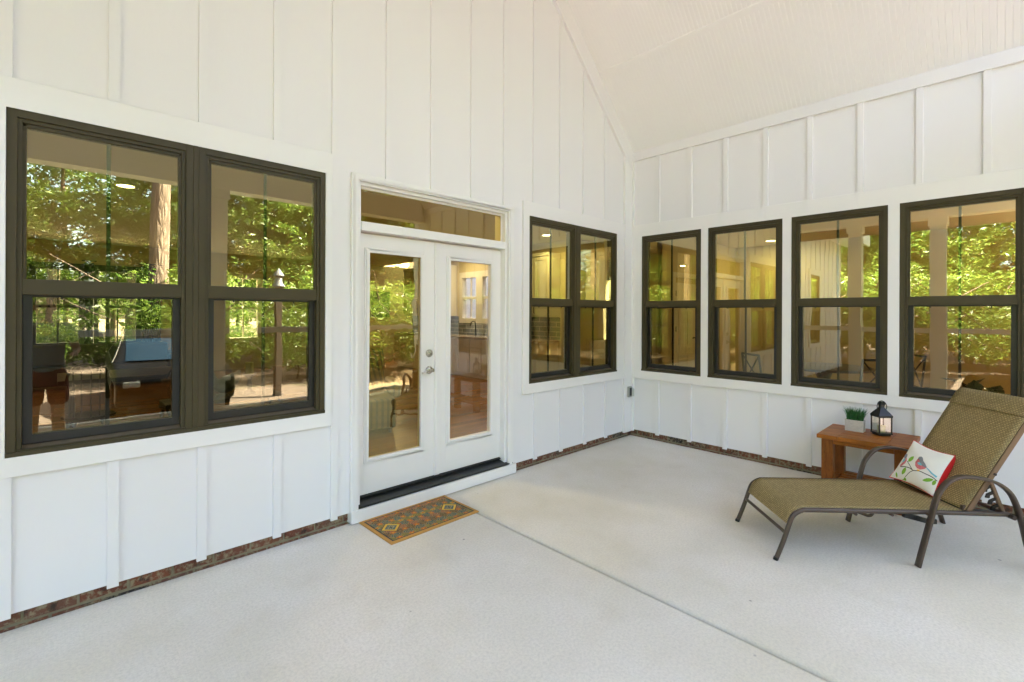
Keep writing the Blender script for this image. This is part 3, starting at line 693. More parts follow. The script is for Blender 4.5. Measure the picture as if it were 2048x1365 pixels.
# ------------------------------------------------------------------ chaise longue
au = Vector((.695, -.719, 0)).normalized(); aw = Vector((-au.y, au.x, 0))
ang = math.atan2(au.y, au.x)
ch = thing('chaise_longue', 'brown metal chaise longue with olive gold woven sling and raised back', 'lounge chair', (-1.846, -2.165, 0), ang)
def arc(pts, n=6):      # Catmull-Rom smoothing of (u, w, z) control points
    P = [Vector(p) for p in pts]; P = [2 * P[0] - P[1]] + P + [2 * P[-1] - P[-2]]; out = []
    for i in range(1, len(P) - 2):
        for k in range(n):
            t_ = k / n; a, b, c, d = P[i - 1:i + 3]
            out.append(.5 * ((2 * b) + (c - a) * t_ + (2 * a - 5 * b + 4 * c - d) * t_ ** 2 + (3 * b - a - 3 * c + d) * t_ ** 3))
    out.append(P[-2]); return out
for sg in (-1, 1):
    W = .283 * sg
    m = MB(); m.tube(arc([(0, W, .004), (.045, W, .118), (.083, W, .232), (.100, W, .275), (.122, W, .300), (.160, W, .319), (.215, W, .323), (.6, W, .323), (1.0, W, .323), (1.43, W, .319)], 5), .0145, 12)
    m.build('side_rail', 'chaise', ch, world=False, smooth=True)
    m = MB(); m.tube([(-.0035, W, 0), (.003, W, .018)], .0155, 12); m.build('foot_cap', 'black', ch, world=False, smooth=True)
m = MB(); m.tube([(.062, -.283, .172), (.062, .283, .172)], .011, 10); m.build('crossbar', 'chaise', ch, world=False, smooth=True)
m = MB(); m.tube([(1.43, -.325, .312), (1.43, .325, .312)], .014, 10); m.build('crossbar', 'chaise', ch, world=False, smooth=True)
for sg in (-1, 1):
    W = .328 * sg
    m = MB(); m.bar(arc([(.845, W, 0), (.872, W, .107), (.921, W, .295), (.951, W, .415), (.974, W, .470), (1.022, W, .530), (1.083, W, .560), (1.157, W, .565), (1.262, W, .550), (1.336, W, .521), (1.395, W, .470), (1.434, W, .395), (1.471, W, .276), (1.500, W, .150), (1.545, W, 0)], 5), (0, 1, 0), .040, .017)
    m.build('armrest', 'chaise', ch, world=False, smooth=True, angle=50)
    m = MB(); m.tube([(.928, .283 * sg, .318), (.928, W, .318)], .011, 8); m.build('arm_bracket', 'chaise', ch, world=False, smooth=True)
    m = MB(); m.tube([(1.437, .283 * sg, .318), (1.452, W - .01 * sg, .318)], .012, 8); m.build('arm_bracket', 'chaise', ch, world=False, smooth=True)
def sheet(name, prof, w0, w1, mat, parent, nw=10, sag=.0, thick=.004):
    """a sling along the (u, z) profile between two width limits; UV in metres"""
    me = bpy.data.meshes.new(name); vs, fs, uv = [], [], []; L = [0]
    for i in range(1, len(prof)): L.append(L[-1] + math.dist(prof[i], prof[i - 1]))
    for i, (u, z) in enumerate(prof):
        for j in range(nw + 1):
            q_ = j / nw; s_ = sag * (1 - (2 * q_ - 1) ** 2) * math.sin(PI * i / (len(prof) - 1))
            vs.append((u, w0 + (w1 - w0) * q_, z - s_)); uv.append((w0 + (w1 - w0) * q_, L[i]))
    for i in range(len(prof) - 1):
        for j in range(nw): k = i * (nw + 1) + j; fs.append((k, k + 1, k + nw + 2, k + nw + 1))
    me.from_pydata(vs, [], fs); ul = me.uv_layers.new(name='UVMap')
    for lp in me.loops: ul.data[lp.index].uv = uv[lp.vertex_index]
    me.materials.append(M[mat]); me.polygons.foreach_set('use_smooth', [True] * len(me.polygons))
    o = bpy.data.objects.new(name, me); col.objects.link(o); o.parent = parent
    sd = o.modifiers.new('thickness', 'SOLIDIFY'); sd.thickness = thick; sd.offset = 0
    return o
bp = [(p.x, p.z) for p in arc([(.076, 0, .226), (.094, 0, .280), (.118, 0, .312), (.158, 0, .333), (.215, 0, .338), (.5, 0, .336), (.8, 0, .335), (1.16, 0, .334)], 6)]
sheet('bed_sling', bp, -.270, .270, 'sling', ch, 12, .018)
kp = [(p.x, p.z) for p in arc([(1.176, 0, .336), (1.26, 0, .470), (1.38, 0, .660), (1.50, 0, .850), (1.575, 0, .968), (1.602, 0, 1.004), (1.640, 0, 1.022), (1.682, 0, 1.010), (1.705, 0, .985)], 7)]
sheet('back_sling', kp, -.271, .271, 'sling', ch, 12, .006)
hp = [(p.x + .004, p.z + .003) for p in arc([(1.545, 0, .922), (1.575, 0, .970), (1.602, 0, 1.006), (1.640, 0, 1.025), (1.684, 0, 1.013), (1.708, 0, .985)], 5)]
sheet('head_hem', [(u - .007, z + .004) for u, z in hp], -.273, .273, 'sling', ch, 12, 0, .003)
for sg in (-1, 1):
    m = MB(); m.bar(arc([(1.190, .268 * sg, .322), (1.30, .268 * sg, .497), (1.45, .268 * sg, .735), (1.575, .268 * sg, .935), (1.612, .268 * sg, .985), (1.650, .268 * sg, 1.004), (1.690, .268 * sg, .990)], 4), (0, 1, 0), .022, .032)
    m.build('back_rail', 'chaise_lit', ch, world=False, smooth=True, angle=50)
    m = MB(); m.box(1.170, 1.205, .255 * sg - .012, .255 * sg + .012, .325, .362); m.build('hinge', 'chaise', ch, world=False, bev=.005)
    m = MB(); m.bar([(1.345, .235 * sg, .560), (1.440, .235 * sg, .318)], (0, 1, 0), .018, .022); pb = m.build('prop_bar', 'chaise_lit', ch, world=False)
    m = MB()
    for k in range(5):
        t_ = .16 + k * .165; bx_, bz_ = 1.345 + .095 * t_, .560 - .242 * t_
        rg2 = lambda y_: [(bx_ - .010, y_, bz_ + .006), (bx_ - .050, y_, bz_ - .012), (bx_ - .058, y_, bz_ - .036), (bx_ - .034, y_, bz_ - .040), (bx_ - .030, y_, bz_ - .022), (bx_ - .004, y_, bz_ - .010)]
        m.loft([rg2(.235 * sg - .004), rg2(.235 * sg + .004)], True, True)
    m.build('notch_plate', 'black', pb, world=False)
    m = MB(); m.tube([(1.352, .225 * sg, .568), (1.352, .285 * sg, .568)], .008, 10); m.build('pivot_bolt', 'black', ch, world=False, smooth=True)
m = MB(); m.tube(arc([(.50, .12, .300), (.53, .12, .285), (.66, .12, .235), (.69, .12, .228), (.71, .12, .238), (.722, .12, .28), (.725, .12, .300)], 4), .010, 8)
m.tube(arc([(.50, -.12, .300), (.53, -.12, .285), (.66, -.12, .235), (.69, -.12, .228), (.71, -.12, .238), (.722, -.12, .28), (.725, -.12, .300)], 4), .010, 8)
m.tube([(.50, -.283, .300), (.50, .283, .300)], .009, 8); m.tube([(.725, -.283, .300), (.725, .283, .300)], .009, 8)
m.build('under_brace', 'chaise', ch, world=False, smooth=True)
m = MB(); m.bar([(1.25, -.22, .31), (1.40, -.22, .30)], (0, 1, 0), .02, .03); m.tube([(1.185, -.283, .327), (1.185, .283, .327)], .011, 8); m.bar([(.80, -.27, .300), (.95, -.27, .262), (1.0, -.27, .262)], (0, 1, 0), .02, .03)
m.build('under_brace', 'black', ch, world=False)

# ------------------------------------------------------------------ pillow with printed birds
Oc = Vector((-1.846, -2.165, 0))
def cw_(u, w_, z): return Oc + au * u + aw * w_ + Vector((0, 0, z))
PC = dict(TL=cw_(1.232, .215, .658), TR=cw_(1.262, -.092, .636), BR=cw_(1.132, -.080, .352), BL=cw_(1.052, .205, .388))
def bil(s_, t_): return PC['TL'] * (1 - s_) * (1 - t_) + PC['TR'] * s_ * (1 - t_) + PC['BR'] * s_ * t_ + PC['BL'] * (1 - s_) * t_
pn = (PC['TR'] - PC['TL']).cross(PC['BL'] - PC['TL']).normalized()
if pn.dot(Vector((-5.385, -3.39, 1.57)) - PC['TL']) < 0: pn = -pn
pctr = bil(.5, .5) 
def psurf(s_, t_, side, off=0):
    e = lambda x, p: max(0, math.sin(PI * min(max(x, 0), 1))) ** p
    p = .5 if side > 0 else .30
    ps = s_ + .05 * math.sin(PI * t_) * (.5 - s_) * 2; pt_ = t_ + .06 * math.sin(PI * s_) * (.5 - t_) * 2
    h_ = e(s_, p) * e(t_, p)
    wob = (.004 * math.sin(9 * s_ + 3 * t_) + .003 * math.sin(14 * t_ - 5 * s_)) * h_
    return bil(ps, pt_) + pn * (side * (.046 if side > 0 else .098) * h_ - (0 if side > 0 else .004) - .012 + wob + off * side)
pw = thing('pillow', 'white square pillow with two painted birds on a branch and red back', 'pillow', tuple(bil(.5, 1)))
N = 36
for side, nm, mt in ((1, 'front_panel', 'linen'), (-1, 'back_panel', 'red')):
    m = MB(); vs = [psurf(i / N, j / N, side) for j in range(N + 1) for i in range(N + 1)]
    m.add(vs, [(j * (N + 1) + i, j * (N + 1) + i + 1, (j + 1) * (N + 1) + i + 1, (j + 1) * (N + 1) + i) for j in range(N) for i in range(N)])
    o = m.build(nm, mt, pw, smooth=True, angle=80)
m = MB(); per = [(i / N, 0) for i in range(N)] + [(1, i / N) for i in range(N)] + [(1 - i / N, 1) for i in range(N)] + [(0, 1 - i / N) for i in range(N)]
m.tube([(psurf(a, b, 1) + psurf(a, b, -1)) / 2 for a, b in per], .0035, 8, loop=True); m.build('piping', 'red', pw, smooth=True)
# the print is laid on the cloth: (s, t) across the front
CAMP = Vector((-5.385, -3.390, 1.57))
def pix(p):
    d = p - CAMP; t_ = d.dot(Fv); xu, yu = d.dot(Rv) / t_ * 952.6, -d.z / t_ * 952.6
    return 1024 + xu - ROLL * yu, 627.6 + yu + ROLL * xu
def inv(px, py):          # where on the cloth a printed point of the design lies
    gx, gy = 1740 + px / 8.532, 860 + py / 8.532; s_, t_ = .5, .5; h = .01
    for _ in range(30):
        f = pix(psurf(s_, t_, 1)); fs_ = pix(psurf(s_ + h, t_, 1)); ft = pix(psurf(s_, t_ + h, 1))
        a, b, c, d = (fs_[0] - f[0]) / h, (ft[0] - f[0]) / h, (fs_[1] - f[1]) / h, (ft[1] - f[1]) / h; det = a * d - b * c; ex, ey = gx - f[0], gy - f[1]
        s_ = min(.99, max(.01, s_ + .7 * (ex * d - ey * b) / det)); t_ = min(.99, max(.01, t_ + .7 * (a * ey - c * ex) / det))
    return s_, t_
def printed(name, mat, polys, off, parent=None):
    m = MB()
    for poly in polys:
        pts = [inv(*p) for p in poly]; n = len(pts)
        cx_ = sum(p[0] for p in pts) / n; cy2 = sum(p[1] for p in pts) / n
        ring = [[(cx_ + (p[0] - cx_) * k, cy2 + (p[1] - cy2) * k) for p in pts] for k in (1, .66, .33)]
        vs = [psurf(max(.004, min(.996, a)), max(.004, min(.996, b)), 1, off) for r_ in ring for a, b in r_] + [psurf(cx_, cy2, 1, off)]
        fs = [(k * n + j, k * n + (j + 1) % n, (k + 1) * n + (j + 1) % n, (k + 1) * n + j) for k in (0, 1) for j in range(n)] + [(2 * n + j, 2 * n + (j + 1) % n, 3 * n) for j in range(n)]
        m.add(vs, fs)
    return m.build(name, mat, parent or pw)
def stroke(pts, wd):
    P = [Vector((a, b, 0)) for a, b in pts]; P = arc(P, 5); L_, R_ = [], []
    quads = []
    for i in range(len(P) - 1):
        d_ = (P[i + 1] - P[i]).normalized(); nn = Vector((-d_.y, d_.x, 0)) * wd / 2
        quads.append([(P[i] + nn)[:2], (P[i + 1] + nn)[:2], (P[i + 1] - nn)[:2], (P[i] - nn)[:2]])
    return quads
def ell(cx_, cy2, a, b, rot, n=14, tip=0):
    out = []
    for i in range(n):
        t_ = 2 * PI * i / n; x, y = a * math.cos(t_), b * math.sin(t_) * (1 - tip * abs(math.cos(t_)) ** 3); out.append((cx_ + x * math.cos(rot) - y * math.sin(rot), cy2 + x * math.sin(rot) + y * math.cos(rot)))
    return out
printed('branch_print', 'branch', stroke([(520, 632), (600, 632), (680, 655), (745, 695), (840, 705), (930, 745), (1060, 808), (1150, 880)], 13) + stroke([(636, 535), (670, 590), (705, 650), (725, 690)], 10) + stroke([(745, 695), (680, 725), (630, 775), (602, 805)], 10), .0012)
for args in ((702, 500, 66, 30, R(-42)), (580, 703, 68, 30, R(-62)), (597, 875, 66, 27, R(88)), (455, 770, 48, 15, R(82)), (990, 858, 96, 32, R(-3)), (1095, 905, 50, 34, R(-55))):
    printed('leaf_print', 'leafprint', [ell(*args, tip=.5)], .0010)
b1 = printed('bird_print', 'birdpink', [[(815, 500), (835, 488), (850, 520), (840, 570), (860, 610), (905, 640), (965, 650), (930, 672), (860, 682), (805, 660), (772, 610), (776, 550)]], .0016)
printed('bird_wing', 'birdgrey', [[(845, 462), (880, 458), (905, 480), (912, 530), (950, 590), (975, 650), (930, 640), (885, 610), (850, 560), (848, 520), (828, 498), (830, 475)]], .0020, b1)
printed('bird_breast', 'birdblue', [[(812, 560), (850, 556), (885, 590), (885, 615), (845, 605), (818, 590)]], .0023, b1)
printed('bird_tail', 'birdblue', [[(965, 655), (985, 655), (1080, 750), (1155, 800), (1130, 822), (1050, 755)]], .0023, b1)
printed('bird_feet', 'birdyellow', [[(800, 678), (850, 684), (852, 708), (815, 706)]], .0022, b1)
printed('bird_eye', 'branch', [ell(831, 502, 9, 9, 0, 8)], .0026, b1)
b2 = printed('bird_print', 'birdpink', [[(612, 490), (632, 480), (630, 530), (600, 575), (545, 615), (515, 632), (520, 600), (560, 560), (590, 530)]], .0016)
printed('bird_wing', 'birdgrey', [[(600, 430), (625, 410), (645, 418), (640, 455), (625, 485), (590, 505), (585, 465)]], .0020, b2)
printed('bird_breast', 'birdblue', [[(598, 495), (610, 500), (595, 535), (560, 562), (555, 540), (575, 505)]], .0021, b2)

# ------------------------------------------------------------------ inside the house
FZ = .12
m = MB(); m.quad((-9.6, .17, FZ), (6, .17, FZ), (6, 10.6, FZ), (-9.6, 10.6, FZ)); m.quad((.17, -5.05, FZ), (6, -5.05, FZ), (6, .17, FZ), (.17, .17, FZ)); tag(m.build('interior_floor', 'int_floor'), kind='structure')
m = MB(); m.box(-11.0, 2.1, .17, 10.6, 3.05, 3.30); m.box(.17, 6, -5.05, .17, 3.05, 3.30); m.box(2.1, 6, .17, 2.6, 3.05, 3.30); tag(m.build('interior_ceiling', 'int_ceil'), kind='structure')
hr = thing('roof_deck', 'shingled house roof with white eave beyond the porch', 'roof', (-8, 3, 3.6), kind='thing')
m = MB(); m.box(-11.6, -6.75, -.55, 10.9, 3.62, 3.85); m.box(-6.75, 2.4, .36, 10.9, 3.72, 3.95); m.box(.5, 6.4, -5.5, 2.75, 3.72, 3.95); m.build('shingles', 'roof', hr)
m = MB(); m.box(-11.6, -6.75, -.56, -.02, 3.585, 3.618); m.box(-11.6, -6.75, -.60, -.56, 3.55, 3.86); m.build('eave', 'trim', hr)
def iwall(name, label, T, a, b, ops, thick=.12, mats=('int_wall', 'int_wall', 'int_trim'), z1=3.05, loc=None):
    m = wall_mesh(T, [a, b], ops, lambda x: z1, FZ, thick, None, None)
    return tag(m.build(name, list(mats)), label, 'wall', kind='thing')
NW = [(-5.72, -4.98, .87, 2.5), (-4.76, -4.02, .87, 2.5), (-2.25, -1.50, .87, 2.5)]
TN = lambda s_, d, z: (s_, 10.3 - d, z); TE = lambda s_, d, z: (2.0 - d, s_, z)
iwall('interior_wall', 'tan wall with three garden windows at the far end of the living room', TN, -9.6, 4.2, [(a, b, c, d) for a, b, c, d in NW], .17, ('int_wall', 'siding', 'int_trim'))
SINKW = [(4.72, 5.36, 1.40, 2.50), (5.50, 6.14, 1.40, 2.50)]
iwall('interior_wall', 'kitchen wall with the sink window and wall cabinets', TE, 2.55, 8.4, SINKW, .15, ('int_wall', 'siding', 'int_trim'))
iwall('interior_wall', 'tan wall behind the kitchen cabinets that face the porch', lambda s_, d, z: (s_, 2.55 - d, z), 2.0, 6.0, [], .1)
iwall('interior_wall', 'golden hall wall holding the white panelled door', lambda s_, d, z: (s_, .85 - d, z), 2.35, 6.0, [], .1)
iwall('interior_wall', 'tan end wall of the breakfast room', lambda s_, d, z: (5.6 - d, s_, z), -5.05, 2.55, [(-4.3, -3.5, .87, 2.5)], .15, ('int_wall', 'siding', 'int_trim'))
iwall('interior_wall', 'tan wall closing the breakfast room behind the chaise', lambda s_, d, z: (s_, -5.0 + d, z), .17, 5.6, [], .15, ('int_wall', 'siding', 'int_trim'))
iwall('interior_wall', 'tan wall at the far left of the living room', lambda s_, d, z: (-9.6 + d, s_, z), .17, 10.3, [], .15, ('int_wall', 'siding', 'int_trim'))
iwall('interior_wall', 'short tan wall beside the end of the kitchen tiles', lambda s_, d, z: (s_, 8.4 + d, z), 2.0, 4.2, [], .15, ('int_wall', 'siding', 'int_trim'))
iwall('interior_wall', 'tan wall behind the framed picture', lambda s_, d, z: (4.2 - d, s_, z), 8.4, 10.3, [], .15, ('int_wall', 'siding', 'int_trim'))
wg = MB(); wg.box(5.0, 5.15, 2.7, 13.5, -.32, 6.8)  # real wall, made taller and longer to keep sun off the sink windows
for i in range(25): wg.box(4.978, 5.0, 2.85 + i * .41, 2.90 + i * .41, .05, 6.8)
tag(wg.build('wing_wall', 'siding'), 'white board and batten wall outside the kitchen sink window', 'wall', kind='thing')
# windows of the rooms
def iwin(T, a, b, c, d, label, mat, mull=1, rail=True, mid=None):
    r = thing('window', label, 'window', kind='thing'); m = MB(); e = .05
    m.box(a - .07, a + e, -.10, .03, c - .07, d + .09, 0, T); m.box(b - e, b + .07, -.10, .03, c - .07, d + .09, 0, T); m.box(a + e, b - e, -.10, .03, d - e, d + .09, 0, T); m.box(a + e, b - e, -.10, .04, c - .07, c + e, 0, T)
    mid_ = (c + d) / 2 if mid is None else mid
    if rail: m.box(a + e, b - e, -.08, 0, mid_ - .03, mid_ + .03, 0, T)
    if mull: m.box((a + b) / 2 - .014, (a + b) / 2 + .014, -.07, -.03, c + e, d - e, 0, T)
    m.build('frame', mat, r)
    p = MB(); p.quad(T(a + e, -.05, c + e), T(b - e, -.05, c + e), T(b - e, -.05, d - e), T(a + e, -.05, d - e)); p.build('pane', 'glass_lantern', r)
for (q_, l, mt) in zip(NW, ('black framed garden window at the far left of the living room', 'black framed garden window in the middle of the far living room wall', 'tan framed garden window seen past the console table'), ('iron', 'iron', 'int_trim')): iwin(TN, *q_, l, mt)
for q_, l in zip(SINKW, ('white kitchen window right of the sink tap', 'white kitchen window above the sink tap')): iwin(TE, *q_, l, 'int_trim')
# recessed lights, some of them added fill
def downlight(x, y, z, power, label, size=.09):
    r = thing('recessed_light', label, 'ceiling light', (x, y, z - .001), kind='thing')
    m = MB(); m.lathe([(.105, -.004), (.105, -.012), (.085, -.014), (.085, -.004)], 0, 0, 24); m.build('trim_ring', 'lampwhite', r, world=False)
    m = MB(); m.lathe([(.084, -.006), (.084, -.008), (.0001, -.0085)], 0, 0, 24); m.build('lens', 'lampglow', r, world=False)
    L = bpy.data.lights.new('downlight', 'AREA'); L.shape = 'DISK'; L.size = .16; L.energy = power; L.color = (1, .86, .50)
    o = bpy.data.objects.new('downlight', L); col.objects.link(o); o.parent = r; o.location = (0, 0, -.03)
PW = 2.0
downlight(-4.80, 3.74, 3.05, PW * .45, 'glowing ceiling light over the dining table behind the left window')
downlight(1.25, 2.60, 3.05, PW * .6, 'glowing ceiling light over the kitchen in the window by the corner')
downlight(1.25, 5.60, 3.05, PW * .6, 'ceiling light in front of the kitchen sink')
downlight(-8.2, 3.4, 3.05, PW * .4, 'added ceiling fill light left of the dining table, out of sight of the porch')  # unseen lamp, added to light the living room from the left
downlight(-8.2, 7.4, 3.05, PW * .7, 'added ceiling fill light at the far left of the living room')  # added out of view, helps brighten the living room
downlight(2.1, -1.6, 3.05, PW * .35, 'added ceiling fill light over the breakfast table')  # additional lamp to light the breakfast room
downlight(4.9, -.1, 3.05, PW * .5, 'ceiling light by the white panelled door')
downlight(-2.75, 1.0, 3.05, PW * .55, 'added ceiling fill light just inside the French door, above the transom')  # lamp added where its lens stays hidden, brightens the floor inside
downlight(3.3, 1.7, 3.05, PW * .35, 'added ceiling fill light in the hall behind the corner windows')  # small lamp added to give the wall here a golden light
downlight(-6.2, 7.0, 3.05, PW * .6, 'added ceiling fill light by the black garden windows')  # added lamp, unseen from the porch, lights the far end
# kitchen
kb = thing('kitchen_counter', 'kitchen base cabinets under a stone counter below the sink window', 'counter', (1.68, 5.4, FZ))
m = MB(); m.box(1.38, 1.99, 2.95, 8.3, FZ + .09, 1.0); m.box(1.44, 1.99, 2.95, 8.3, FZ, FZ + .0895); m.build('carcass', 'cabinet', kb)
m = MB(); m.box(1.34, 1.99, 2.90, 8.32, 1.0005, 1.042); m.build('countertop', 'counter', kb, bev=.004)
yy = 2.97
while yy < 8.2:
    if not (5.55 < yy < 6.1):
        m = MB(); m.box(1.358, 1.379, yy, yy + .40, FZ + .12, .80); m.box(1.358, 1.379, yy, yy + .40, .815, .985); m.box(1.352, 1.357, yy + .07, yy + .33, FZ + .20, .73); m.build('cabinet_door', 'cabinet', kb, bev=.003)
    yy += .415
tag(MB().build('dishwasher', 'steel') if False else (lambda mm: (mm.box(1.33, 1.3795, 5.98, 6.56, FZ + .11, .99), mm.tube([(1.315, 6.04, .92), (1.315, 6.50, .92)], .012, 8), mm.build('dishwasher', 'steel', bev=.004))[-1])(MB()), 'dark steel dishwasher left of the kitchen sink', 'dishwasher')
m = MB(); m.box(1.975, 1.9985, 2.9, 8.39, 1.0425, 1.395); m.box(1.975, 1.9985, 2.9, 4.64, 1.395, 1.50); m.box(1.975, 1.9985, 6.22, 8.39, 1.395, 1.50); tag(m.build('backsplash', 'tile'), 'grey green tile backsplash behind the kitchen counter', 'tiles', kind='thing')
m = MB(); m.lathe([(.025, 0), (.02, .03), (.014, .05)], 1.86, 5.43, 12, z0=1.0425); m.tube(arc([(1.86, 5.43, 1.08), (1.86, 5.43, 1.28), (1.84, 5.43, 1.36), (1.78, 5.43, 1.38), (1.72, 5.43, 1.34), (1.71, 5.43, 1.27)], 5), .012, 10); tag(m.build('faucet', 'black', smooth=True), 'black gooseneck kitchen faucet in front of the sink window', 'faucet')
def wallcab(x0_, x1_, y0_, y1_, z0_, z1_, face, label):
    r = thing('wall_cabinet', label, 'cabinet', ((x0_ + x1_) / 2, (y0_ + y1_) / 2, z0_))
    m = MB(); m.box(x0_, x1_, y0_, y1_, z0_, z1_); m.box(x0_ - (.04 if face == 'x' else 0), x1_, y0_ - (.04 if face == 'y' else 0), y1_, z1_ + .0005, z1_ + .07); m.build('carcass', 'cabinet', r, bev=.003)
    a, b = (y0_, y1_) if face == 'x' else (x0_, x1_); n_ = max(2, round((b - a) / .42)); st = (b - a) / n_
    for i in range(n_):
        s0, s1 = a + i * st + .012, a + (i + 1) * st - .012; m = MB(); m2 = MB(); hx = s1 - .03 if i % 2 == 0 else s0 + .03
        Tx = (lambda s_, d, z: (x0_ - d, s_, z)) if face == 'x' else (lambda s_, d, z: (s_, y0_ - d, z))
        for q_ in ((s0, s0 + .06, z0_ + .015, z1_ - .015), (s1 - .06, s1, z0_ + .015, z1_ - .015), (s0 + .06, s1 - .06, z0_ + .015, z0_ + .075), (s0 + .06, s1 - .06, z1_ - .075, z1_ - .015)): m.box(q_[0], q_[1], .001, .022, q_[2], q_[3], 0, Tx)
        m.box(s0 + .06, s1 - .06, .001, .010, z0_ + .075, z1_ - .075, 0, Tx); dd_ = m.build('cabinet_door', 'cabinet', r, bev=.002)
        m2.tube([Tx(hx, .023, z0_ + .08), Tx(hx, .05, z0_ + .09), Tx(hx, .05, z0_ + .20), Tx(hx, .023, z0_ + .21)], .006, 6); m2.build('handle', 'black', dd_)
    return r
wallcab(1.65, 1.99, 2.90, 4.55, 1.50, 2.72, 'x', 'cream wall cabinets right of the kitchen sink window')
wallcab(1.65, 1.99, 6.35, 8.3, 1.50, 2.72, 'x', 'cream wall cabinets left of the kitchen sink window')
wallcab(2.35, 4.2, 2.20, 2.54, 1.72, 2.72, 'y', 'cream wall cabinets seen in the right half of the corner window')
kc = thing('oven', 'black oven set in a tan cabinet behind the corner window', 'oven', (2.9, 2.3, FZ))
m = MB(); m.box(2.5, 4.2, 2.02, 2.54, FZ, 1.02); m.build('cabinet', 'cabinet', kc); m = MB(); m.box(2.62, 3.25, 1.99, 2.019, .45, .98); m.build('oven_door', 'black', kc, bev=.004); m = MB(); m.tube([(2.68, 1.97, .90), (3.19, 1.97, .90)], .01, 8); m.build('handle', 'steel', kc)
# framed picture
pf = thing('picture', 'dark framed picture on the far wall behind the French door', 'picture', (2.0, 10.28, 1.9)); m = MB(); m.box(1.66, 2.30, 10.265, 10.298, 1.45, 2.25); m.build('frame', 'iron', pf, bev=.004); m = MB(); m.box(1.74, 2.22, 10.255, 10.2645, 1.53, 2.17); m.build('print', 'rooster', pf)
# white panelled door in the hall
pd = thing('door', 'white six panel interior door behind the window nearest the corner', 'door', (3.3, .84, FZ), kind='thing')
m = MB(); m.box(2.80, 3.62, .83, .849, FZ + .005, 2.15)
for (a, b, c, d) in ((2.90, 3.16, .35, .85), (3.26, 3.52, .35, .85), (2.90, 3.16, 1.0, 1.62), (3.26, 3.52, 1.0, 1.62), (2.90, 3.16, 1.74, 2.04), (3.26, 3.52, 1.74, 2.04)): m.box(a, b, .822, .8295, c, d)
m.build('panel', 'int_trim', pd, bev=.004)
m = MB(); m.box(2.70, 2.79, .82, .849, FZ, 2.25); m.box(3.63, 3.72, .82, .849, FZ, 2.25); m.box(2.70, 3.72, .82, .849, 2.251, 2.34); m.build('frame', 'int_trim', pd, bev=.003)
m = MB(); m.lathe([(.001, 0)], 0, 0) if False else None; m.tube([(3.50, .829, 1.12), (3.50, .78, 1.12)], .012, 8); m.tube([(3.50, .785, 1.12), (3.40, .785, 1.115)], .010, 8); m.build('handle', 'black', pd, smooth=True)
for zz in (.6, 1.3, 1.95): m = MB(); m.box(2.788, 2.802, .814, .8215, zz - .05, zz + .05); m.build('hinge', 'black', pd)
# plaid armchair behind the door glass
ac = thing('armchair', 'blue and tan plaid armchair just inside the French door', 'armchair', (-2.62, 2.25, FZ), R(-20))
m = MB(); m.box(-.38, .38, -.40, .40, .06, .42); m.build('seat', 'plaid', ac, world=False, bev=.03, segs=3)
m = MB(); m.add([(-.36, .22, .43), (.36, .22, .43), (.36, .42, .43), (-.36, .42, .43), (-.34, .34, .98), (.34, .34, .98), (.34, .50, .98), (-.34, .50, .98)], [(0, 1, 5, 4), (1, 2, 6, 5), (2, 3, 7, 6), (3, 0, 4, 7), (4, 5, 6, 7), (0, 3, 2, 1)]); m.build('backrest', 'plaid', ac, world=False, bev=.05, segs=4)
for sx in (-1, 1): m = MB(); m.box(sx * .39 - .055, sx * .39 + .055, -.40, .22, .425, .62); m.build('armrest', 'plaid', ac, world=False, bev=.04, segs=3)
for sx in (-1, 1):
    for sy in (-1, 1): m = MB(); m.lathe([(.02, 0), (.028, .06)], sx * .32, sy * .34, 10); m.build('leg', 'darkwood', ac, world=False)
# dark curtains and sofa at the far garden windows
M['curtain'] = simple('dark_curtain_cloth', (.020, .018, .016), .9, var=.2)
M['sofacloth'] = simple('dark_sofa_cloth', (.030, .024, .020), .85, var=.2)
for xa, xb, l in ((-6.25, -5.76, 'dark curtain left of the black garden windows'), (-4.95, -4.79, 'dark narrow curtain between the two black garden windows'), (-3.99, -3.62, 'dark curtain right of the black garden windows')):
    r = thing('curtain', l, 'curtain', ((xa + xb) / 2, 10.2, .2)); m = MB(); n_ = 26
    rr_ = lambda z_, k: [(xa + (xb - xa) * i / n_, 10.235 - k - .02 * math.sin(i * 1.9), z_) for i in range(n_ + 1)]
    a_, b_ = rr_(.18, .03), rr_(2.62, .03); m.loft([a_ + rr_(.18, .012)[::-1], b_ + rr_(2.62, .012)[::-1]], True, True); m.build('cloth', 'curtain', r, smooth=True)
    m = MB(); m.tube([(xa - .04, 10.215, 2.66), (xb + .04, 10.215, 2.66)], .014, 8); m.build('rod', 'iron', r)
sf = thing('sofa', 'dark sofa under the far garden windows of the living room', 'sofa', (-4.85, 9.1, FZ))
m = MB(); m.box(-1.15, 1.15, -.45, .45, .08, .44); m.build('seat', 'sofacloth', sf, world=False, bev=.04, segs=3)
m = MB(); m.box(-1.15, 1.15, -.47, -.22, .445, .84); m.build('backrest', 'sofacloth', sf, world=False, bev=.06, segs=3)
for sx in (-1, 1): m = MB(); m.box(sx * 1.24 - .085, sx * 1.24 + .085, -.47, .45, .08, .62); m.build('armrest', 'sofacloth', sf, world=False, bev=.05, segs=3)
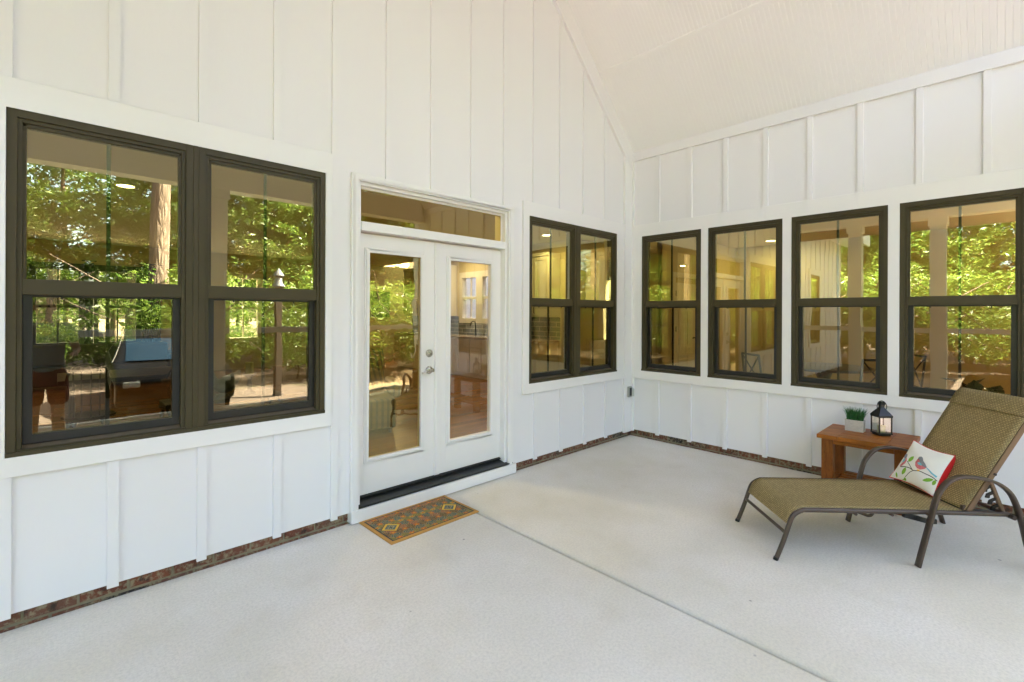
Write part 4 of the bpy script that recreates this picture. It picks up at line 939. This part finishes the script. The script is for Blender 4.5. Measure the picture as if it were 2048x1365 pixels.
# dining table and spindle chairs behind the big left window
dt = thing('dining_table', 'dark wooden dining table behind the left window', 'table', (-4.75, 3.6, FZ))
m = MB(); m.box(-.62, .62, -.45, .45, .715, .755); m.build('tabletop', 'darkwood', dt, world=False, bev=.006)
for sx in (-1, 1):
    for sy in (-1, 1): m = MB(); m.lathe([(.022, 0), (.030, .2), (.036, .45), (.028, .60), (.034, .7145)], sx * .52, sy * .36, 12); m.build('leg', 'darkwood', dt, world=False, smooth=True)
def spindle_chair(x, y, rz, label):
    r = thing('spindle_chair', label, 'chair', (x, y, FZ), rz, 'dining chairs')
    m = MB(); m.lathe([(.18, .43), (.205, .445), (.20, .462), (.05, .455)], 0, 0, 24); m.build('seat', 'darkwood', r, world=False, smooth=True)
    for sx in (-1, 1):
        for sy in (-1, 1): m = MB(); m.tube([(sx * .11, sy * .11, .44), (sx * .19, sy * .19, 0)], [.017, .012], 8); m.build('leg', 'darkwood', r, world=False)
    m = MB(); m.tube([(.16 * math.sin(t_), .15 * math.cos(t_), .46 if abs(t_) > 3 else .46 + .5 * math.cos(t_ / 1.6) ) for t_ in [(-1.5 + 3 * i / 14) for i in range(15)]], .012, 8)
    for k in range(6): a_ = -1.1 + 2.2 * k / 5; m.tube([(.15 * math.sin(a_), .14 * math.cos(a_), .455), (.158 * math.sin(a_), .15 * math.cos(a_), .46 + .5 * math.cos(a_ / 1.6))], .006, 6)
    m.build('backrest', 'darkwood', r, world=False, smooth=True)
spindle_chair(-5.15, 2.75, R(170), 'dark spindle chair pulled up to the near left side of the dining table')
spindle_chair(-4.40, 2.80, R(205), 'dark spindle chair at the near right side of the dining table')
# console with rooster and candle
cn = thing('console_table', 'black scrolled iron console table behind the left window', 'table', (-4.32, 1.05, FZ))
m = MB(); m.box(-.48, .34, -.16, .16, .735, .765); m.build('tabletop', 'iron', cn, world=False, bev=.004)
for sx in (-.44, .30):
    m = MB(); m.tube(arc([(sx, -.12, .734), (sx + .07, -.12, .60), (sx + .02, -.12, .45), (sx - .03, -.12, .30), (sx + .03, -.12, .15), (sx, -.12, 0)], 6), .011, 8); m.tube([(sx + .045 + .05 * math.cos(t_), -.12, .60 + .05 * math.sin(t_)) for t_ in [2 * PI * k / 16 for k in range(16)]], .008, 6, loop=True); m.tube(arc([(sx, .12, .734), (sx + .05, .12, .45), (sx, .12, 0)], 6), .011, 8); m.build('scroll_leg', 'iron', cn, world=False, smooth=True)
rs = thing('rooster_figurine', 'dark speckled rooster figurine on the console table', 'figurine', (-4.40, 1.05, FZ + .7655))
m = MB(); m.tube(arc([(.13, 0, .20), (.10, 0, .16), (.05, 0, .11), (0, 0, .09), (-.06, 0, .12), (-.09, 0, .20), (-.10, 0, .24)], 5), [.012, .016, .02, .024, .03, .04, .045, .05, .056, .062, .066, .070, .072, .072, .070, .066, .060, .054, .048, .042, .038, .035, .032, .030, .029, .028, .028, .027, .026, .02, .01], 12)
m.lathe([(.05, 0), (.045, .012), (.02, .03), (.02, .06)], 0, 0, 12); b_ = m.build('body', 'rooster', rs, world=False, smooth=True)
m = MB(); m.add([(-.12, -.003, .25), (-.07, -.003, .25), (-.065, -.003, .285), (-.085, -.003, .27), (-.10, -.003, .295), (-.115, -.003, .275), (-.12, .003, .25), (-.07, .003, .25), (-.065, .003, .285), (-.085, .003, .27), (-.10, .003, .295), (-.115, .003, .275)], [(0, 1, 2, 3, 4, 5), (11, 10, 9, 8, 7, 6), (0, 6, 7, 1), (1, 7, 8, 2), (2, 8, 9, 3), (3, 9, 10, 4), (4, 10, 11, 5), (5, 11, 6, 0)]); m.build('comb', 'iron', rs, world=False)
cs = thing('candlestick', 'dark turned candlestick with a pale candle on the console table', 'candlestick', (-4.20, 1.05, FZ + .7655))
m = MB(); m.lathe([(.05, 0), (.045, .015), (.016, .035), (.022, .07), (.014, .11), (.024, .14), (.05, .16), (.05, .168), (.01, .168)], 0, 0, 16); m.build('holder', 'iron', cs, world=False, smooth=True); m = MB(); m.lathe([(.034, .1685), (.034, .26), (.028, .264)], 0, 0, 16); m.build('wax', 'candle', cs, world=False, smooth=True)
# breakfast table, cross-back chairs, house plant
bt = thing('breakfast_table', 'dark round breakfast table behind the side windows', 'table', (2.15, -1.65, FZ))
m = MB(); m.lathe([(.55, .72), (.56, .735), (.56, .75), (.54, .756)], 0, 0, 36); m.build('tabletop', 'darkwood', bt, world=False, smooth=True); m = MB(); m.lathe([(.28, 0), (.26, .03), (.06, .08), (.05, .4), (.08, .6), (.12, .7195)], 0, 0, 20); m.build('pedestal', 'darkwood', bt, world=False, smooth=True)
def xchair(x, y, rz, label):
    r = thing('cross_back_chair', label, 'chair', (x, y, FZ), rz, 'cross back chairs at the breakfast table')
    m = MB(); m.box(-.20, .20, -.20, .20, .44, .465); m.build('seat', 'iron', r, world=False, bev=.008)
    for sx in (-1, 1):
        m = MB(); m.tube([(sx * .18, -.18, 0), (sx * .18, -.18, .44)], .013, 8); m.build('leg', 'iron', r, world=False)
        m = MB(); m.tube([(sx * .18, .20, 0), (sx * .18, .19, .44), (sx * .17, .25, .93)], .013, 8); m.build('leg', 'iron', r, world=False)
    m = MB(); m.tube([(-.17, .25, .92), (.17, .25, .92)], .014, 8); m.tube([(-.175, .20, .52), (.175, .20, .52)], .011, 8); m.tube([(-.172, .205, .53), (.168, .248, .91)], .009, 8); m.tube([(.172, .205, .53), (-.168, .248, .91)], .009, 8); m.build('backrest', 'iron', r, world=False)
xchair(1.50, -1.15, R(55), 'black cross back chair nearest the second side window')
xchair(1.75, -2.15, R(135), 'black cross back chair behind the window above the table')
xchair(2.65, -2.35, R(215), 'black cross back chair behind the window by the chaise')
hp_ = thing('house_plant', 'dark leafy house plant inside the window behind the chaise', 'plant', (.58, -3.22, FZ))
m = MB(); m.lathe([(.10, 0), (.14, .25), (.15, .26), (.13, .25), (.12, .2)], 0, 0, 18); m.build('pot', 'clay', hp_, world=False, smooth=True)
m = MB()
for i in range(46):
    a_ = random.uniform(0, 2 * PI); el = random.uniform(.1, 1.2); L = random.uniform(.14, .26); b0 = Vector((0, 0, random.uniform(.35, .82))) + Vector((random.gauss(0, .08), random.gauss(0, .08), 0))
    d_ = Vector((math.cos(a_) * math.cos(el), math.sin(a_) * math.cos(el), math.sin(el))); sd = d_.cross(Vector((0, 0, 1))).normalized() * L * .22; tip = b0 + d_ * L - Vector((0, 0, .06)); mid = b0 + d_ * L * .5
    m.add([b0, mid + sd, tip, mid - sd], [(0, 1, 2), (0, 2, 3)])
m.build('leaf', 'leaf_dark', hp_, world=False) ; m = MB(); m.tube([(0, 0, .2), (.02, 0, .5), (0, .02, .8)], .012, 8); m.build('stem', 'leaf_dark', hp_, world=False)

# ------------------------------------------------------------------ parked cars, lantern post
def car(x, y, rz, label):
    r = thing('parked_car', label, 'car', (x, y, -.32), rz, 'cars parked by the woods')
    prof = [(-2.25, .42), (-2.22, .70), (-2.0, .84), (-1.15, .95), (-.45, 1.36), (.15, 1.44), (.95, 1.40), (1.65, 1.02), (2.15, .96), (2.22, .62), (2.18, .35), (-2.15, .28)]
    def ring(yy, sh): return [(u, yy * (1 - .22 * max(0, (z - .95) / .5)), z) for u, z in prof]
    m = MB(); m.loft([ring(-.88, 1), ring(.88, 1)], True, True); b_ = m.build('body', 'carpaint', r, world=False, bev=.06, segs=3, smooth=True, angle=30)
    sh = lambda z: .885 * (1 - .22 * max(0, (z - .95) / .5))
    for sg in (-1, 1):
        m = MB(); pts = [(-1.02, .98), (-.42, 1.32), (.15, 1.385), (.90, 1.35), (1.42, 1.03)]; m.add([(u, sg * (sh(z) + .004), z) for u, z in pts], [tuple(range(5))]); m.build('side_window', 'carglass', r, world=False)
        m = MB(); m.tube([(u, sg * (sh(z) + .006), z) for u, z in [(-1.06, .965), (-.43, 1.345), (.15, 1.405), (.92, 1.37), (1.50, 1.015), (-1.06, .965)]], .010, 6); m.build('chrome_trim', 'nickel', r, world=False)
        m = MB(); m.tube([(-1.9, sg * .89, .70), (2.0, sg * .89, .74)], .012, 6); m.build('chrome_strip', 'nickel', r, world=False)
        for u in (-1.42, 1.38):
            m = MB(); rg3 = lambda yy, rad: [(u + rad * math.cos(2 * PI * k / 24), yy, .33 + rad * math.sin(2 * PI * k / 24)) for k in range(24)]
            m.loft([rg3(sg * .70, .32), rg3(sg * .90, .33), rg3(sg * .905, .30), rg3(sg * .895, .21)], True, True); wh = m.build('wheel', 'tyre', r, world=False); m = MB(); m.loft([rg3(sg * .896, .205), rg3(sg * .91, .12), rg3(sg * .90, .04)], True, True); m.build('rim', 'rim', wh, world=False)
    m = MB(); m.add([(-1.13, -.72, .975), (-1.13, .72, .975), (-.48, .66, 1.36), (-.48, -.66, 1.36)], [(0, 1, 2, 3)]); o = m.build('windscreen', 'carglass', r, world=False); o.location.x -= .012; o.location.z += .012
    for sg in (-1, 1): m = MB(); m.box(-2.245, -2.19, sg * .55, sg * .80, .62, .72); m.build('headlight', 'cover', r, world=False, bev=.02)
    return r
M['carglass'] = simple('car_glass', (.010, .024, .045), .10, var=.02, spec=.28)
car(-3.72, -8.85, R(-88), 'dark sedan parked nose towards the porch, mirrored in the left window')
car(-5.9, 26, R(-6), 'dark sedan parked far off beyond the black garden windows')
lp = thing('lantern_post', 'brown post with a two tier grey cap, mirrored in the left window', 'lamp post', (-1.75, -8.0, -.32))
m = MB(); m.box(-.07, .07, -.07, .07, 0, 2.45); m.build('post', 'postwood', lp, world=False, bev=.01); m = MB(); m.lathe([(.075, 2.45), (.135, 2.48), (.135, 2.495), (.085, 2.56), (.075, 2.68), (.12, 2.72), (.12, 2.735), (.06, 2.82), (.02, 2.87), (.004, 2.90)], 0, 0, 20); m.build('cap', 'postgrey', lp, world=False, smooth=True)

# ------------------------------------------------------------------ woods
def leaf_mesh(name, centres, per, rad, size, mat, flat=.6, elong=1.6):
    n = len(centres) * per; c = np.repeat(np.asarray(centres, float), per, 0)
    d = rng.normal(size=(n, 3)); d /= np.linalg.norm(d, axis=1)[:, None]; rr_ = rad * rng.random((n, 1)) ** .45
    p = c + d * rr_ * np.array([1, 1, flat]); a = rng.normal(size=(n, 3)); a[:, 2] *= .55; a /= np.linalg.norm(a, axis=1)[:, None]
    b = np.cross(a, rng.normal(size=(n, 3))); b /= np.linalg.norm(b, axis=1)[:, None]; s_ = size * (.6 + .8 * rng.random((n, 1)))
    v = np.stack([p - a * s_ * elong, p + b * s_ * .5, p + a * s_ * elong, p - b * s_ * .5], 1).reshape(-1, 3)
    me = bpy.data.meshes.new(name); me.vertices.add(4 * n); me.vertices.foreach_set('co', v.ravel().astype('f')); me.loops.add(4 * n); me.loops.foreach_set('vertex_index', np.arange(4 * n, dtype='i'))
    me.polygons.add(n); me.polygons.foreach_set('loop_start', np.arange(0, 4 * n, 4, dtype='i')); me.polygons.foreach_set('loop_total', np.full(n, 4, dtype='i')); me.update(); me.validate(); me.materials.append(M[mat]); return me
def blob(n, cx_, cz, rx, rz_): 
    d = rng.normal(size=(n, 3)); d /= np.linalg.norm(d, axis=1)[:, None]; return d * (rng.random((n, 1)) ** .33) * np.array([rx, rx, rz_]) + np.array([0, 0, cz])
def trunk_mesh(name, h, r0, r1, limbs, z0, lean=.15):
    m = MB(); n = 9; path = [(lean * math.sin(i * .7) * .4, lean * math.sin(i * .5 + 1) * .4 - lean * .3, h * i / n) for i in range(n + 1)]
    path[0] = (0, 0, 0); m.tube(path, [r0 * (1.25 if i == 0 else 1) + (r1 - r0) * i / n for i in range(n + 1)], 14)
    for k in range(limbs):
        z_ = z0 + (h - z0) * (k + .5) / limbs; a_ = random.uniform(0, 2 * PI); L = random.uniform(1.2, 2.6); b0 = Vector((0, 0, z_)); d_ = Vector((math.cos(a_), math.sin(a_), .35))
        m.tube([b0, b0 + d_ * L * .5, b0 + d_ * L + Vector((0, 0, .3))], [.035, .022, .008], 6)
    me = m.build(name, 'bark', smooth=True, angle=60); d = me.data; bpy.data.objects.remove(me); d.materials.clear(); d.materials.append(M['bark']); return d
K = []
K.append(('leafy_tree', trunk_mesh('leafy_trunk', 9.5, .13, .05, 8, 3), leaf_mesh('leafy_crown', blob(210, 0, 6.6, 2.7, 4.4), 72, .54, .062, 'leaf'), 'leafy green tree in the sunlit woods around the house', 'leafy trees in the woods'))
K.append(('leafy_tree', trunk_mesh('leafy_trunk_b', 7.5, .10, .04, 7, 1.5), leaf_mesh('leafy_crown_b', blob(190, 0, 4.6, 2.3, 3.6), 72, .48, .056, 'leaf'), 'leafy green tree in the sunlit woods around the house', 'leafy trees in the woods'))
K.append(('pine_tree', trunk_mesh('pine_trunk', 20, .20, .07, 10, 11, .3), leaf_mesh('pine_crown', blob(120, 0, 16.5, 2.6, 4.2), 40, .55, .06, 'needle', .5, 3.2), 'tall straight pine with reddish grey bark in the woods', 'pines in the woods'))
K.append(('shrub', trunk_mesh('shrub_stem', 1.6, .03, .012, 6, .3), leaf_mesh('shrub_crown', blob(70, 0, 1.3, 1.35, 1.05), 95, .46, .038, 'leaf'), 'bright green shrub at the edge of the woods', 'shrubs at the edge of the woods'))
def plant(k, x, y, s_=1.0, rz=None, label=None):
    nm, tm, cm, lb, gp = K[k]; r = thing(nm, label or lb, 'shrub' if nm == 'shrub' else 'tree', (x, y, -.34), random.uniform(0, 6.28) if rz is None else rz, None if label else gp, kind='thing'); r.scale = (s_,) * 3
    for pn_, me in (('trunk' if nm != 'shrub' else 'stem', tm), ('crown', cm)):
        o = bpy.data.objects.new(pn_, me); col.objects.link(o); o.parent = r
plant(2, -3.41, -13.0, 1.25, 0, 'lit pine trunk mirrored in the left window')
for (x, y, s_) in ((-6.6, -14, 1.1), (1.2, -21, .9), (4.6, -19.5, 1.0), (-9.5, -12.5, 1.05), (5.5, -13, 1), (-15, -6.5, 1), (-25, -2.6, .95), (-16, 2.6, .9), (-21, -8.5, 1.1), (-20, 1.2, 1.1), (-14.2, -11, 1), (-5.5, 21, 1), (-3, 24, .9), (-6.4, 18.5, .8), (-1.5, 19, 1)): plant(2, x, y, s_)
def ok(x, y): return True
for i in range(40):          # south side
    plant(i % 2, -17 + 30 * ((i * .618) % 1) + random.uniform(-.6, .6), -15.5 - 10 * ((i * .377) % 1), random.uniform(.65, .95))
for i in range(36):          # west side
    plant(i % 2, -17 - 10 * ((i * .377) % 1), -17 + 28 * ((i * .618) % 1) + random.uniform(-.6, .6), random.uniform(.65, .95))
for i in range(10): plant(i % 2, -9 + 12 * ((i * .618) % 1), 22 + 10 * ((i * .377) % 1), random.uniform(.9, 1.3))
for i in range(26): plant(3, -14 + 24 * ((i * .618) % 1), -11.5 - 5 * random.random(), random.uniform(.7, 1.5))
for i in range(26): plant(3, -13.5 - 5 * random.random(), -14 + 22 * ((i * .618) % 1), random.uniform(.8, 1.6))
for (x, y, s_) in ((1.6, -9.4, 1.0), (3.4, -8.8, 1.2), (5.2, -9.6, 1.1), (7.0, -8.6, 1.2), (2.6, -11, 1.3), (4.6, -11.4, 1.3), (-.4, -10.6, .9), (9, -10, 1.4)): plant(3, x, y, s_)
for i in range(6): plant(3, -7 + 8 * ((i * .618) % 1), 17 + 5 * random.random(), random.uniform(.6, 1.0))
cc_ = []
for i in range(900):
    a_ = rng.random() * 2 * PI; rd = 36 + 12 * rng.random(); cc_.append((rd * math.cos(a_), rd * math.sin(a_), .5 + 12.5 * rng.random() ** 1.1))
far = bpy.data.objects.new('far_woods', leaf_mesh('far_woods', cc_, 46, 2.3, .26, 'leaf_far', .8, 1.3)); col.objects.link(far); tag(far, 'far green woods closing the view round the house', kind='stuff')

# ------------------------------------------------------------------ the photographer, seen only mirrored in the left window
M['skin'] = simple('skin', (.50, .29, .20), .5, var=.05)
M['shirt'] = simple('grey_tshirt', (.20, .21, .24), .85, var=.1, vs=12, bs=.4, bscale=16, bdist=.01)
M['shorts'] = simple('dark_red_shorts', (.16, .030, .030), .85, var=.12, vs=12, bs=.4, bscale=14, bdist=.01)
M['hair'] = simple('brown_hair', (.035, .020, .012), .6, var=.3, vs=60)
pe = thing('person', 'person in grey t-shirt and dark red shorts mirrored in the left window', 'person', (-5.47, -3.88, 0))
def skinned(name, chains, mat, parent, root=0, sub=2):
    vs, rad, es, idx = [], [], [], {}
    for ch_ in chains:
        prev = None
        for (x, y, z, rx, ry) in ch_:
            k = (round(x, 4), round(y, 4), round(z, 4))
            if k not in idx: idx[k] = len(vs); vs.append(k); rad.append((rx, ry))
            if prev is not None and prev != idx[k]: es.append((prev, idx[k]))
            prev = idx[k]
    me = bpy.data.meshes.new(name); me.from_pydata(vs, es, []); me.materials.append(M[mat])
    o = bpy.data.objects.new(name, me); col.objects.link(o); o.parent = parent
    md = o.modifiers.new('skin', 'SKIN'); md.use_smooth_shade = True
    for i, r_ in enumerate(rad): me.skin_vertices[0].data[i].radius = r_
    me.skin_vertices[0].data[root].use_root = True
    sb = o.modifiers.new('smooth', 'SUBSURF'); sb.levels = sub; sb.render_levels = sub; return o
HIP, WST, CH, NB = (0, 0, .95, .155, .105), (0, 0, 1.10, .140, .095), (0, .01, 1.28, .165, .11), (0, 0, 1.44, .075, .065)
chains = [[HIP, WST, CH, NB, (0, .015, 1.50, .055, .055), (0, .035, 1.57, .072, .085), (0, .03, 1.65, .076, .092), (0, .02, 1.72, .055, .065)]]
hands = []
for sx in (-1, 1):
    chains.append([HIP, (sx * .095, 0, .84, .085, .09), (sx * .105, .01, .50, .058, .062), (sx * .11, -.01, .30, .054, .058), (sx * .11, -.02, .09, .036, .040), (sx * .115, .04, .045, .040, .035), (sx * .12, .15, .03, .042, .024)])
    wr = (sx * .29, .10, .86, .026, .022) if sx < 0 else (.24, .27, 1.12, .026, .022)
    el = (sx * .265, -.02, 1.13, .040, .040)
    chains.append([CH, (sx * .17, 0, 1.40, .060, .060), el, wr])
    pa = Vector(wr[:3]); d_ = (pa - Vector(el[:3])).normalized(); sd = Vector((0, 1, 0)) if sx < 0 else Vector((1, 0, 0)); sd = (sd - d_ * sd.dot(d_)).normalized()
    pm = pa + d_ * .055; knk = pa + d_ * .085
    chains.append([wr, (*pm, .032, .016)])
    nn = d_.cross(sd)
    for q_, L in zip((-.027, -.009, .009, .027), (.060, .074, .080, .070)):
        b0 = knk + sd * q_; m1 = b0 + d_ * L * .5 + nn * .006 * sx; m2 = b0 + d_ * L * .85 + nn * .020 * sx; chains.append([(*pm, .032, .016), (*b0, .0095, .0090), (*m1, .0085, .0080), (*m2, .0070, .0068)])
    t0 = pa + d_ * .03 + sd * .035; t1 = t0 + d_ * .035 + sd * .018; chains.append([(*(pa + d_ * .012), .026, .018), (*t0, .011, .010), (*t1, .0085, .008)])
body = skinned('body', chains, 'skin', pe)
skinned('tshirt', [[(0, 0, .84, .185, .125), (0, 0, .98, .178, .120), (0, 0, 1.10, .170, .115), (0, .01, 1.28, .185, .125), (0, 0, 1.425, .10, .08)]] + [[(0, .01, 1.28, .185, .125), (sx * .175, 0, 1.395, .075, .075), (sx * .245, -.012, 1.22, .070, .068)] for sx in (-1, 1)], 'shirt', pe)
skinned('shorts', [[(0, 0, 1.02, .165, .115), (0, 0, .90, .175, .120)]] + [[(0, 0, .90, .175, .120), (sx * .10, 0, .78, .105, .108), (sx * .112, .01, .52, .098, .100)] for sx in (-1, 1)], 'shorts', pe)
skinned('hair', [[(0, -.035, 1.60, .070, .060), (0, -.015, 1.69, .080, .092), (0, .01, 1.745, .060, .072)]], 'hair', pe)
m = MB()
for sx in (-1, 1): m.lathe([(.001, 1.612), (.010, 1.618), (.012, 1.624), (.010, 1.630), (.001, 1.636)], sx * .032, .118, 10)
m.build('eye', 'black', pe, world=False, smooth=True)
m = MB(); m.loft([[(-.008, .115, 1.625), (.008, .115, 1.625), (.008, .125, 1.625), (-.008, .125, 1.625)], [(-.017, .112, 1.580), (.017, .112, 1.580), (.012, .146, 1.582), (-.012, .146, 1.582)]], True, True); m.build('nose', 'skin', pe, world=False, bev=.004, segs=2)
m = MB(); m.tube([(-.026, .112, 1.553), (0, .122, 1.550), (.026, .112, 1.553)], .0055, 8); m.build('mouth', 'shorts', pe, world=False, smooth=True)
for sx in (-1, 1): m = MB(); m.lathe([(.004, 1.575), (.013, 1.59), (.016, 1.61), (.013, 1.63), (.004, 1.64)], sx * .080, .025, 10); m.build('ear', 'skin', pe, world=False, smooth=True)
